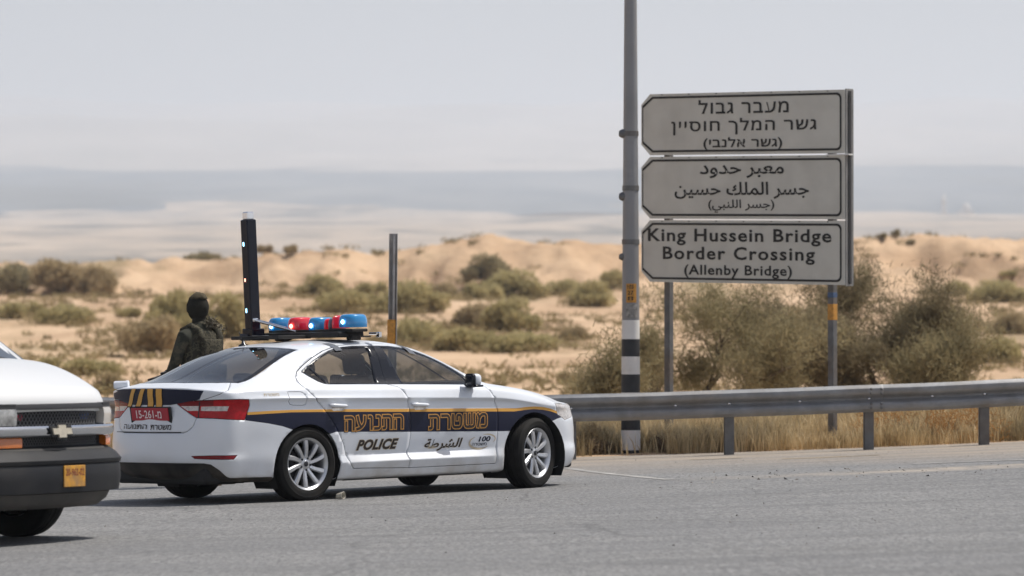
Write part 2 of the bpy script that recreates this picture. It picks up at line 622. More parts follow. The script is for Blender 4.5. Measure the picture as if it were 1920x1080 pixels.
    l.new(base, p.inputs['Base Color'])
    p.inputs['Roughness'].default_value = 0.82
    p.inputs['Specular IOR Level'].default_value = 0.35
    b = n.new('ShaderNodeBump'); b.inputs['Strength'].default_value = 0.35; b.inputs['Distance'].default_value = 0.006
    l.new(fine, b.inputs['Height']); l.new(b.outputs[0], p.inputs['Normal'])
    return m
ASPH_A = (0.080, 0.081, 0.083)
ASPH_B = (0.275, 0.273, 0.266)

def sand_material(name, c1, c2, c3, veg, vegamt, s=1.0):
    m, n, l = new_mat(name)
    out = n.new('ShaderNodeOutputMaterial')
    p = n.new('ShaderNodeBsdfPrincipled')
    l.new(p.outputs[0], out.inputs['Surface'])
    tc = n.new('ShaderNodeTexCoord')
    def nz(scale, detail=6, vec=None, rough=0.6):
        t = n.new('ShaderNodeTexNoise'); t.inputs['Scale'].default_value = scale * s; t.inputs['Detail'].default_value = detail
        t.inputs['Roughness'].default_value = rough
        l.new(vec or tc.outputs['Object'], t.inputs['Vector']); return t.outputs['Fac']
    def mr(v, a, b, c=0.0, d=1.0):
        r = n.new('ShaderNodeMapRange'); r.inputs['From Min'].default_value = a; r.inputs['From Max'].default_value = b
        r.inputs['To Min'].default_value = c; r.inputs['To Max'].default_value = d; l.new(v, r.inputs['Value']); return r.outputs[0]
    def mix(f, a, b):
        x = n.new('ShaderNodeMix'); x.data_type = 'RGBA'; l.new(f, x.inputs['Factor'])
        for k, v in (('A', a), ('B', b)):
            if isinstance(v, tuple): x.inputs[k].default_value = (*v, 1)
            else: l.new(v, x.inputs[k])
        return x.outputs['Result']
    mp = n.new('ShaderNodeMapping'); mp.inputs['Scale'].default_value = (0.5, 0.16, 1)
    l.new(tc.outputs['Object'], mp.inputs['Vector'])
    base = mix(mr(nz(0.06), 0.35, 0.65), c1, c2)
    base = mix(mr(nz(0.35, 7, mp.outputs[0]), 0.42, 0.66, 0, 0.95), base, c3)
    base = mix(mr(nz(1.4, 5), 0.5, 0.75, 0, 0.4), base, tuple(x * 0.8 for x in c1))
    base = mix(mr(nz(0.11, 8, mp.outputs[0], 0.7), 0.53, 0.62, 0, vegamt), base, veg)
    l.new(base, p.inputs['Base Color'])
    p.inputs['Roughness'].default_value = 0.95
    p.inputs['Specular IOR Level'].default_value = 0.15
    b = n.new('ShaderNodeBump'); b.inputs['Strength'].default_value = 0.8; b.inputs['Distance'].default_value = 0.35
    l.new(nz(0.8, 8), b.inputs['Height']); l.new(b.outputs[0], p.inputs['Normal'])
    return m

M_asph = asphalt_material()
M_sand = sand_material('desert_sand', (0.49, 0.338, 0.212), (0.58, 0.418, 0.275), (0.37, 0.247, 0.152), (0.265, 0.205, 0.115), 0.75)  # darker third tone: streaks that stand in for shade on the eroded bank
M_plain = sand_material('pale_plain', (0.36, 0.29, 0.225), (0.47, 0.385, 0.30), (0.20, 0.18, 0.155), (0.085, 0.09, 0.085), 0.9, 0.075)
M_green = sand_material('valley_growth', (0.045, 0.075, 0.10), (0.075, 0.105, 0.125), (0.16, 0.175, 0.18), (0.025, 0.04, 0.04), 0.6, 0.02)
M_mount = sand_material('mountain_rock', (0.36, 0.325, 0.29), (0.44, 0.395, 0.35), (0.28, 0.26, 0.235), (0.25, 0.24, 0.21), 0.5, 0.008)  # rock tones lifted toward the haze, so the fading is partly in the colour

ts = fan(1.3, 60, 0.2)
ys = [-40, -20, 0, 10, 18, 24, 28, 32, 36, 38, 40, 42, 44, 46, 48, 49.35]
road_xs = [-70, -40, -25] + [-18 + i * 0.75 for i in range(49)] + [25, 40, 70]
grid_sheet('road', lambda y: road_xs, ys, road_z, M_asph)

ys = []
y = 49.3
while y < 700:
    ys.append(y); y = y * 1.011 if y < 284 else (y + .75 if y < 336 else y * 1.05)
ts2 = fan(1.2, 300, 0.15)
def sand_z(x, y): return desert_z(x, y) - (0.02 if y < 49.6 else 0)
grid_sheet('desert_ground', lambda y: [t * y for t in ts2], ys, sand_z, M_sand)
# sand continues behind and beside the viewer
grid_sheet('desert_plain', lambda y: [-9000, -1500, -400, -120, 120, 400, 1500, 9000], [-9000, -1500, -300, -60, 60, 200, 700, 1800], lambda x, y: -3.5, M_sand)

def far_z(x, y):
    b = x / y * 7800.0
    z = lerp_tab([(600, 3), (1200, 16), (2200, 40), (6300, 187), (9000, 345), (9100, 350), (14000, 760), (17000, 900), (20000, 850)], y)
    z += sstep(1500, 3000, y) * 5 * noise.noise(Vector((x * 0.004, y * 0.003, 41)))
    z += (y / 6000.0) * 10 * noise.noise(Vector((x * 0.0011, y * 0.0009, 4)))
    if y > 8500:
        k = sstep(8500, 13000, y)
        z += k * (110 * noise.noise(Vector((x * 0.00045, y * 0.0004, 2))) + 45 * noise.noise(Vector((x * 0.0014, y * 0.0012, 6))))
    return z
def geo(a, b, n): return [a * (b / a) ** (i / n) for i in range(n + 1)]
ts3 = fan(1.1, 160, 0.15)
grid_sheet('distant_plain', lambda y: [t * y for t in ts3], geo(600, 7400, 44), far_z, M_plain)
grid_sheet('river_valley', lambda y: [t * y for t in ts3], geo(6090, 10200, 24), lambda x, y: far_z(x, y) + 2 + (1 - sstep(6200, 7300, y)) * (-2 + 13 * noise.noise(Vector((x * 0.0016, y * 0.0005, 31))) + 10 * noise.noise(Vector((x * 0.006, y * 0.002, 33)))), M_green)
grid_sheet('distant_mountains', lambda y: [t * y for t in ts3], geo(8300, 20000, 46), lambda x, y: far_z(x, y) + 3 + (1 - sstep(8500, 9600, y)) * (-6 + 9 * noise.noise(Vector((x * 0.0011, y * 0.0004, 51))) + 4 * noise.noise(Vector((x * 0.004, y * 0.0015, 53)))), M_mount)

# haze
HAZE = 1.4e-4
def haze_box():
    bm = bmesh.new()
    z0, z1 = -5.0, 1150.0
    add_box(bm, (0, 5500, (z0 + z1) / 2), (60000, 32000, z1 - z0))
    m, n, l = new_mat('haze_air')
    out = n.new('ShaderNodeOutputMaterial')
    v = n.new('ShaderNodeVolumePrincipled')
    v.inputs['Color'].default_value = (0.86, 0.915, 0.99, 1)
    v.inputs['Density'].default_value = HAZE
    v.inputs['Anisotropy'].default_value = 0.2
    l.new(v.outputs[0], out.inputs['Volume'])
    o = from_bm('haze', bm, m)
    tag(o, kind='stuff')
haze_box()

# ------------------------------------------------------------------ knife for traced outlines on a shell
def pip(poly, u, v):
    c = False
    n = len(poly)
    j = n - 1
    for i in range(n):
        ui, vi = poly[i]; uj, vj = poly[j]
        if (vi > v) != (vj > v) and u < (uj - ui) * (v - vi) / (vj - vi) + ui: c = not c
        j = i
    return c

def cut_region(bm, poly, U, V, filt):
    """cut the shell along the outline (in the u, v plane) and return the faces inside it"""
    U, V = Vector(U), Vector(V)
    N = U.cross(V)
    us = [p[0] for p in poly]; vs = [p[1] for p in poly]
    bb = (min(us) - 0.002, max(us) + 0.002, min(vs) - 0.002, max(vs) + 0.002)
    def fbb(f):
        a = [U.dot(v.co) for v in f.verts]; b = [V.dot(v.co) for v in f.verts]
        return min(a), max(a), min(b), max(b)
    cand = {}
    for f in bm.faces:
        if not filt(f.calc_center_median()): continue
        x = fbb(f)
        if x[1] < bb[0] or x[0] > bb[1] or x[3] < bb[2] or x[2] > bb[3]: continue
        cand[f] = x
    n = len(poly)
    for i in range(n):
        p, q = poly[i], poly[(i + 1) % n]
        du, dv = q[0] - p[0], q[1] - p[1]
        if abs(du) + abs(dv) < 1e-6: continue
        e = 0.0005
        s = (min(p[0], q[0]) - e, max(p[0], q[0]) + e, min(p[1], q[1]) - e, max(p[1], q[1]) + e)
        sel = []
        for f, x in cand.items():
            if x[1] < s[0] or x[0] > s[1] or x[3] < s[2] or x[2] > s[3]: continue
            # does the line pass through the face?
            sd = [(U.dot(v.co) - p[0]) * dv - (V.dot(v.co) - p[1]) * du for v in f.verts]
            if min(sd) < 0 < max(sd): sel.append(f)
        if not sel: continue
        geom = set(sel)
        for f in sel: geom.update(f.edges); geom.update(f.verts)
        no = (U * dv - V * du)
        # plane through p3 with this normal (N lies in the plane)
        co = U * p[0] + V * p[1]
        for f in sel: cand.pop(f)
        r = bmesh.ops.bisect_plane(bm, geom=list(geom), dist=1e-5, plane_co=co, plane_no=no)
        for g in r['geom']:
            if isinstance(g, bmesh.types.BMFace) and g.is_valid and filt(g.calc_center_median()): cand[g] = fbb(g)
        for k in [k for k in cand if not k.is_valid]: cand.pop(k)
    out = []
    for f in cand:
        if not f.is_valid: continue
        c = f.calc_center_median()
        if pip(poly, U.dot(c), V.dot(c)): out.append(f)
    return out

def offset_poly(poly, d):
    """inset (d>0) of a closed outline"""
    n = len(poly)
    area = sum(poly[i][0] * poly[(i + 1) % n][1] - poly[(i + 1) % n][0] * poly[i][1] for i in range(n))
    sg = 1 if area > 0 else -1
    out = []
    for i in range(n):
        p0 = Vector(poly[i - 1]); p1 = Vector(poly[i]); p2 = Vector(poly[(i + 1) % n])
        a = (p1 - p0).normalized(); b = (p2 - p1).normalized()
        na = Vector((-a.y, a.x)) * sg; nb = Vector((-b.y, b.x)) * sg
        m = (na + nb)
        if m.length < 1e-6: m = na
        m.normalize()
        k = d / max(0.5, m.dot(na))
        out.append((p1.x + m.x * k, p1.y + m.y * k))
    return out

def smooth_poly(pts, sub=4, sharp=()):
    """Catmull-Rom through a closed outline; indices in sharp keep their corner"""
    n = len(pts); out = []
    P = [Vector(p) for p in pts]
    for i in range(n):
        p0, p1, p2, p3 = P[i - 1], P[i], P[(i + 1) % n], P[(i + 2) % n]
        if i in sharp: p0 = p1 - (p2 - p1)
        if (i + 1) % n in sharp: p3 = p2 + (p2 - p1)
        for k in range(sub):
            t = k / sub
            q = 0.5 * ((2 * p1) + (-p0 + p2) * t + (2 * p0 - 5 * p1 + 4 * p2 - p3) * t * t + (-p0 + 3 * p1 - 3 * p2 + p3) * t ** 3)
            out.append((q.x, q.y))
    return out

# ------------------------------------------------------------------ the saloon's shell (x forward from the rear axle, y to its right, z up)
LOOP_SECTIONS = [
 # each: loop, base, low glass, high glass, roof edge, roof, centre line
 [(-.880,.830,1.014),(-.965,.720,1.034),(-1.040,.55,1.050),(-1.078,.39,1.056),(-1.095,.26,1.058),(-1.102,.13,1.06),(-1.105,0,1.06)],
 [(-.70,.868,1.022),(-.75,.790,1.052),(-.83,.64,1.074),(-.88,.46,1.082),(-.905,.31,1.086),(-.92,.15,1.089),(-.92,0,1.09)],
 [(-.48,.895,1.024),(-.50,.820,1.066),(-.57,.68,1.112),(-.66,.52,1.124),(-.71,.34,1.130),(-.73,.16,1.134),(-.73,0,1.136)],
 [(-.20,.905,1.026),(-.20,.825,1.078),(-.22,.71,1.185),(-.30,.585,1.255),(-.35,.41,1.280),(-.37,.2,1.290),(-.37,0,1.294)],
 [(.12,.905,1.026),(.12,.820,1.072),(.10,.742,1.215),(.05,.635,1.345),(.02,.46,1.382),(.0,.22,1.395),(.0,0,1.40)],
 [(.50,.902,1.022),(.50,.812,1.062),(.48,.742,1.235),(.45,.650,1.385),(.42,.51,1.426),(.4,.26,1.446),(.4,0,1.452)],
 [(.90,.900,1.016),(.90,.806,1.052),(.90,.738,1.235),(.90,.650,1.400),(.90,.525,1.442),(.90,.27,1.463),(.90,0,1.470)],
 [(1.30,.898,1.008),(1.30,.802,1.044),(1.30,.738,1.215),(1.30,.650,1.378),(1.32,.525,1.428),(1.34,.27,1.452),(1.35,0,1.459)],
 [(1.70,.896,1.000),(1.70,.806,1.036),(1.69,.758,1.130),(1.66,.685,1.272),(1.68,.57,1.355),(1.73,.29,1.398),(1.75,0,1.408)],
 [(2.06,.892,.994),(2.06,.818,1.024),(2.06,.792,1.056),(2.03,.738,1.118),(2.06,.61,1.195),(2.13,.31,1.240),(2.16,0,1.250)],
 [(2.36,.886,.975),(2.37,.832,.996),(2.38,.785,1.006),(2.40,.715,1.012),(2.44,.58,1.022),(2.52,.29,1.038),(2.54,0,1.044)],
 [(2.66,.882,.935),(2.68,.830,.955),(2.71,.755,.968),(2.74,.65,.976),(2.78,.5,.985),(2.83,.25,.996),(2.84,0,1.0)],
 [(2.93,.872,.880),(2.96,.815,.902),(3.01,.725,.918),(3.06,.61,.928),(3.11,.46,.938),(3.16,.22,.948),(3.17,0,.952)],
 [(3.17,.838,.815),(3.21,.775,.838),(3.27,.67,.856),(3.33,.55,.868),(3.38,.41,.878),(3.42,.2,.886),(3.43,0,.89)],
 [(3.36,.770,.745),(3.43,.685,.775),(3.50,.58,.795),(3.56,.46,.808),(3.60,.32,.818),(3.63,.16,.825),(3.64,0,.828)],
]
def car_cage():
    bm = bmesh.new()
    nst = len(LOOP_SECTIONS)
    up = [[bm.verts.new(p) for p in st] for st in LOOP_SECTIONS]
    for j in range(nst - 1):
        for i in range(6):
            bm.faces.new((up[j][i], up[j][i + 1], up[j + 1][i + 1], up[j + 1][i]))
    loop = [up[0][k] for k in range(6, -1, -1)] + [up[j][0] for j in range(1, nst - 1)] + [up[-1][k] for k in range(0, 7)]
    # rows below the loop: (z rear, z mid, z front, half width, rear x, front x)
    rows = [
     (1.000, .960, .80, .918, -1.108, 3.69),
     (.940, .906, .765, .942, -1.090, 3.72),
     (.900, .874, .73, .914, -1.084, 3.735),
     (.740, .720, .65, .930, -1.102, 3.76),
     (.560, .540, .53, .916, -1.132, 3.775),
     (.460, .398, .42, .880, -1.136, 3.78),
     (.425, .332, .36, .938, -1.134, 3.785),
     (.375, .262, .28, .915, -1.118, 3.775),
     (.255, .185, .19, .880, -1.07, 3.72),
     (.205, .165, .17, .780, -.96, 3.60),
    ]
    ry = [0, .14, .29, .44, .61, .768, .868]
    rb = [0, .005, .018, .045, .095, .165, .265]
    fy = [.845, .765, .65, .50, .33, .16, 0]
    fb = [.455, .285, .165, .088, .036, .010, 0]
    sx = [p[0][0] for p in LOOP_SECTIONS[1:-1]]
    prev = loop
    grid = [loop]
    for ri, (zr, zm, zf, yw, xr, xf) in enumerate(rows):
        cur = []
        sc = yw / .93
        for k in range(7):
            w = k / 6
            zz = zr + (zm - zr) * max(0, w - .75) * 0.6
            cur.append(bm.verts.new((xr + rb[k], ry[k] * (0.5 + 0.5 * sc) * (1.0), zz)))
        for x in sx:
            t = (x + .70) / (3.17 + .70)
            # height: rear value fades to the mid value in front of the lamp, then to the front value past the wheel
            a = sstep(-.9, .1, x); b = sstep(2.35, 3.3, x)
            z = (zr + (zm - zr) * a) * (1 - b) + zf * b
            if ri in (0, 1, 2): z += (0.030 - 0.030 * x / 1.2) * (1 - b) * (a) if ri else 0.0
            y = yw
            if ri in (5, 6, 7):   # ledge only between the wheels
                lw = sstep(.35, .6, x) * (1 - sstep(2.2, 2.45, x))
                y = yw * lw + (.915, .912, .905)[ri - 5] * (1 - lw)
            tap = 1 - .035 * (max(0, .1 - x) / .8) ** 2 - .075 * (max(0, x - 2.4) / .8) ** 2
            if x < -.6: y = y * .978
            cur.append(bm.verts.new((x + (0.0 if abs(t - .5) < .45 else 0), y * tap, z)))
        for k in range(7):
            cur.append(bm.verts.new((xf - fb[k], fy[k] * (0.5 + 0.5 * sc), zf)))
        for k in range(len(loop) - 1):
            bm.faces.new((cur[k], prev[k], prev[k + 1], cur[k + 1]))
        grid.append(cur)
        prev = cur
    # creases
    cl = bm.edges.layers.float.new('crease_edge')
    def crease(row, a, b, v):
        for k in range(a, b):
            e = bm.edges.get((grid[row][k], grid[row][k + 1]))
            if e: e[cl] = v
    crease(2, 6, 18, .95); crease(3, 8, 17, .4)
    crease(2, 0, 6, .4)
    crease(0, 0, 4, .7); crease(0, 4, 6, .35)
    crease(5 + 1, 9, 16, 1.0); crease(7, 9, 16, 1.0)
    crease(9, 0, 26, .3)
    # windscreen base and rear glass base
    for st, v in ((2, .25), (10, .5)):
        for i in range(2, 6):
            e = bm.edges.get((up[st][i], up[st][i + 1]))
            if e: e[cl] = v
    return bm

def subdivide_cage(bm, levels):
    me = bpy.data.meshes.new('cage_tmp')
    bm.normal_update()
    bm.to_mesh(me); bm.free()
    o = bpy.data.objects.new('cage_tmp', me)
    col.objects.link(o)
    # mirror so that the centre line stays smooth
    mm = o.modifiers.new('m', 'MIRROR'); mm.use_axis = (False, True, False); mm.merge_threshold = 1e-4
    ms = o.modifiers.new('s', 'SUBSURF'); ms.levels = levels; ms.render_levels = levels
    ms.boundary_smooth = 'PRESERVE_CORNERS'
    dg = bpy.context.evaluated_depsgraph_get()
    m2 = bpy.data.meshes.new_from_object(o.evaluated_get(dg))
    bpy.data.objects.remove(o); bpy.data.meshes.remove(me)
    out = bmesh.new(); out.from_mesh(m2); bpy.data.meshes.remove(m2)
    return out

CAR_YAW = R(42.8)
def car_matrix():
    F = Vector((math.cos(CAR_YAW), math.sin(CAR_YAW), 0.0160)).normalized()
    Rt = Vector((math.sin(CAR_YAW), -math.cos(CAR_YAW), 0.0120)).normalized()
    U = Rt.cross(F).normalized()
    Rt = F.cross(U).normalized()
    # local axes: x forward, y LEFT -> mirrored use: local y is the car's left, so the right-hand side is negative y
    M = Matrix((( F.x, -Rt.x, U.x, -2.467), (F.y, -Rt.y, U.y, 38.56), (F.z, -Rt.z, U.z, -0.012), (0, 0, 0, 1)))
    return M

# ------------------------------------------------------------------ traced outlines in the car's own frame (x forward, z up)
DLO_R = [(.065,1.173),(.12,1.205),(.178,1.233),(.26,1.276),(.339,1.31),(.487,1.362),(.58,1.382),(.679,1.395),(.813,1.404),(1.052,1.400),(1.0435,1.20),(1.033,1.037),(.302,1.053),(.26,1.06),(.21,1.079),(.123,1.132)]
GL_R = [(.19,1.213),(.255,1.254),(.337,1.293),(.483,1.345),(.575,1.366),(.66,1.378),(.794,1.388),(.965,1.386),(.900,1.055),(.330,1.062)]
GL_Q = [(.096,1.172),(.15,1.196),(.172,1.205),(.300,1.062),(.270,1.074),(.220,1.093),(.135,1.146)]
DLO_F = [(1.058,1.401),(1.28,1.396),(1.44,1.380),(1.60,1.345),(1.73,1.302),(1.88,1.238),(2.00,1.170),(2.085,1.105),(2.14,1.045),(2.135,1.012),(2.079,1.009),(1.036,1.037),(1.0465,1.20)]
GL_F = [(1.150,1.384),(1.28,1.379),(1.42,1.364),(1.57,1.332),(1.70,1.290),(1.85,1.224),(1.96,1.158),(2.04,1.095),(2.075,1.026),(1.238,1.044)]
DOOR_R = [(-.02,1.128),(.0,1.155),(.024,1.178),(.118,1.234),(.265,1.304),(.423,1.360),(.633,1.407),(.858,1.419),(1.040,1.418),(1.055,1.40),(1.045,1.20),(1.034,1.037),(1.134,1.010),(1.188,.935),(1.226,.834),(1.242,.737),(1.244,.589),(1.235,.444),(1.207,.37),(1.215,.256),(.534,.276),(.500,.32),(.472,.374),(.425,.506),(.325,.670),(.251,.765),(.172,.855),(.088,.931),(-.004,1.026),(-.040,1.085)]
DOOR_F = [(1.055,1.40),(1.07,1.418),(1.28,1.414),(1.45,1.398),(1.61,1.362),(1.75,1.316),(1.90,1.250),(2.03,1.178),(2.113,1.110),(2.18,1.04),(2.225,.985),(2.262,.935),(2.299,.868),(2.325,.814),(2.342,.738),(2.345,.555),(2.329,.421),(2.319,.255),(1.215,.256),(1.207,.37),(1.235,.444),(1.244,.589),(1.242,.737),(1.226,.834),(1.188,.935),(1.134,1.010),(1.034,1.037),(1.045,1.20)]
FLAP = [(-.225,.998),(-.08,.996),(-.045,.985),(-.028,.960),(-.015,.895),(-.03,.876),(-.06,.872),(-.17,.876),(-.205,.885),(-.220,.910)]
BAND_TOP = [(-.673,.826),(-.40,.833),(-.185,.834),(.10,.830),(.395,.824),(1.176,.806),(1.80,.792),(2.348,.778),(2.60,.772),(2.72,.780),(2.84,.782),(2.96,.774),(3.08,.755),(3.183,.726),(3.26,.705)]
BAND_MID = [(-.674,.802),(-.186,.812),(.394,.800),(1.174,.778),(2.347,.748),(2.56,.742),(2.70,.752),(2.84,.756),(2.96,.748),(3.08,.730),(3.182,.704),(3.26,.68)]
BAND_BOT = [(-.70,.754),(-.454,.718),(-.296,.688),(-.188,.655),(.10,.60),(.252,.600),(.33,.618),(1.175,.592),(2.35,.560),(2.55,.556),(2.84,.60),(3.05,.62),(3.179,.655),(3.24,.665)]
TAIL = [(-.506,.913),(-.393,.933),(-.27,.938),(-.153,.940),(.08,.942),(.159,.938),(.160,.886),(.119,.759),(.022,.766),(-.156,.781),(-.312,.787),(-.352,.808),(-.394,.834)]
STRIP_A = [(-.466,.891),(-.293,.890),(-.297,.847),(-.399,.848)]
STRIP_B = [(-.268,.884),(-.155,.886),(-.011,.884),(-.028,.842),(-.155,.844),(-.273,.847)]
REFL = [(-.367,.440),(-.16,.444),(.049,.441),(.022,.407),(-.161,.411),(-.337,.418)]
DIFF = [(-1.4,.377),(-.6,.378),(-.25,.375),(-.183,.364),(-.107,.310),(-.047,.250),(-.02,.238),(.33,.234),(.50,.10),(-1.4,.10)]
REARGLASS = [(-.885,-.01),(-.880,.24),(-.835,.42),(-.76,.57),(-.635,.700),(-.55,.700),(.10,.572),(.185,.552),(.170,.50),(.135,.42),(.112,.25),(.102,-.01)]
WINDSCREEN = [(1.80,-.01),(1.79,.30),(1.80,.46),(1.86,.525),(2.12,.625),(2.33,.695),(2.41,.665),(2.49,.50),(2.555,.28),(2.575,-.01)]
BONNET = [(2.60,-.01),(2.58,.28),(2.51,.52),(2.44,.72),(2.52,.79),(2.80,.785),(3.05,.765),(3.22,.70),(3.38,.58),(3.47,.40),(3.52,.2),(3.53,-.01)]
XZ = ((1, 0, 0), (0, 0, 1))
OB = ((.70711, .70711, 0), (0, 0, 1))
XY = ((1, 0, 0), (0, 1, 0))

MC = dict(
    white=mat('police_white_paint', (.70, .735, .785), rough=.34, coat=.6, coatr=.08, dirt=(.52, .48, .42), dirt_amt=.22, dscale=1.6),
    navy=mat('navy_livery', (.006, .009, .030), rough=.5, spec=.3, dirt=(.03, .03, .05), dirt_amt=.2, dscale=2.5),
    orange=mat('orange_livery', (.66, .33, .045), rough=.42, coat=.3),
    black=mat('black_trim', (.010, .012, .018), rough=.22, spec=.3),
    plastic=mat('grey_black_plastic', (.012, .012, .013), rough=.6, spec=.25, var=.3, dirt=(.10, .085, .07), dirt_amt=.4),
    rubber=mat('door_rubber', (.012, .012, .012), rough=.8),
    inner=mat('cabin_trim', (.028, .028, .032), rough=.9),
    red=mat('red_lens', (.42, .006, .012), rough=.25, spec=.3, var=.3, scale=30),
    darkred=mat('dark_red_lens', (.17, .005, .008), rough=.25, spec=.3),
    clear=mat('clear_lens', (.55, .52, .50), rough=.18, coat=.6, var=.4, scale=35),
    chrome=mat('chrome', (.75, .76, .78), rough=.16, metal=1.0),
    rim=mat('alloy_wheel', (.56, .57, .59), rough=.34, metal=.85, var=.12, scale=10),
    dark_metal=mat('dark_metal', (.035, .035, .04), rough=.5, metal=.6),
    tyre=mat('tyre_rubber', (.012, .012, .012), rough=.85, spec=.2, var=.25, scale=12, dirt=(.05, .043, .035), dirt_amt=.3, dscale=4),
    glass=glass_mat('tinted_glass', (.52, .55, .56), ior=1.55),
    rglass=glass_mat('rear_glass', (.20, .23, .26), ior=2.4, rough=.03),
    seat=mat('seat_cloth', (.045, .047, .055), rough=.95, var=.2, scale=20),
    plate=mat('red_number_plate', (.40, .012, .03), rough=.4, var=.12),
    letter=mat('plate_lettering', (.82, .70, .70), rough=.5),
    print_dark=mat('dark_lettering', (.022, .014, .012), rough=.5),
    print_orange=mat('orange_lettering', (.58, .28, .06), rough=.45),
    print_pale=mat('pale_outline', (.50, .42, .30), rough=.5),
)

def dusty(m, z0, z1, amt, c=(.34, .29, .23)):
    n, l = m.node_tree.nodes, m.node_tree.links
    p = next(x for x in n if x.type == 'BSDF_PRINCIPLED')
    tc = n.new('ShaderNodeTexCoord'); sp_ = n.new('ShaderNodeSeparateXYZ'); l.new(tc.outputs['Object'], sp_.inputs[0])
    mr = n.new('ShaderNodeMapRange'); mr.inputs['From Min'].default_value = z1; mr.inputs['From Max'].default_value = z0
    mr.inputs['To Max'].default_value = 1.0; l.new(sp_.outputs['Z'], mr.inputs['Value'])
    t = n.new('ShaderNodeTexNoise'); t.inputs['Scale'].default_value = 5; t.inputs['Detail'].default_value = 8; l.new(tc.outputs['Object'], t.inputs['Vector'])
    m2 = n.new('ShaderNodeMapRange'); m2.inputs['From Min'].default_value = .3; m2.inputs['From Max'].default_value = .7; m2.inputs['To Max'].default_value = amt
    l.new(t.outputs['Fac'], m2.inputs['Value'])
    mu = n.new('ShaderNodeMath'); mu.operation = 'MULTIPLY'; l.new(mr.outputs[0], mu.inputs[0]); l.new(m2.outputs[0], mu.inputs[1])
    mx = n.new('ShaderNodeMix'); mx.data_type = 'RGBA'; l.new(mu.outputs[0], mx.inputs['Factor'])
    src = p.inputs['Base Color'].links[0].from_socket
    l.new(src, mx.inputs['A']); mx.inputs['B'].default_value = (*c, 1)
    l.new(mx.outputs['Result'], p.inputs['Base Color'])
dusty(MC['white'], .17, .46, .6)
dusty(MC['plastic'], .15, .40, .35)

def build_half_shell():
    bm = subdivide_cage(car_cage(), 3)
    g = bm.verts[:] + bm.edges[:] + bm.faces[:]
    bmesh.ops.bisect_plane(bm, geom=g, dist=1e-5, plane_co=(0, 0, 0), plane_no=(0, 1, 0), clear_inner=True)
    bmesh.ops.recalc_face_normals(bm, faces=bm.faces[:])
    bm.normal_update()
    s = sum(f.normal.y for f in bm.faces if abs(f.calc_center_median().x - 1) < .5 and .4 < f.calc_center_median().z < .8)
    if s < 0: bmesh.ops.reverse_faces(bm, faces=bm.faces[:])
    return bm

PARTS = ['body', 'gap', 'rear_door', 'front_door', 'door_trim_r', 'door_trim_f', 'window_r', 'window_q', 'window_f', 'fuel_flap',
         'tail_light', 'reflector', 'bumper_skirt', 'rear_window', 'windscreen', 'bonnet', 'tailgate', 'headlight']
PID = {n: i for i, n in enumerate(PARTS)}
MI = dict(white=0, navy=1, orange=2, black=3, red=4, darkred=5, clear=6, glass=7)
BODY_MATS = ['white', 'navy', 'orange', 'black', 'inner']

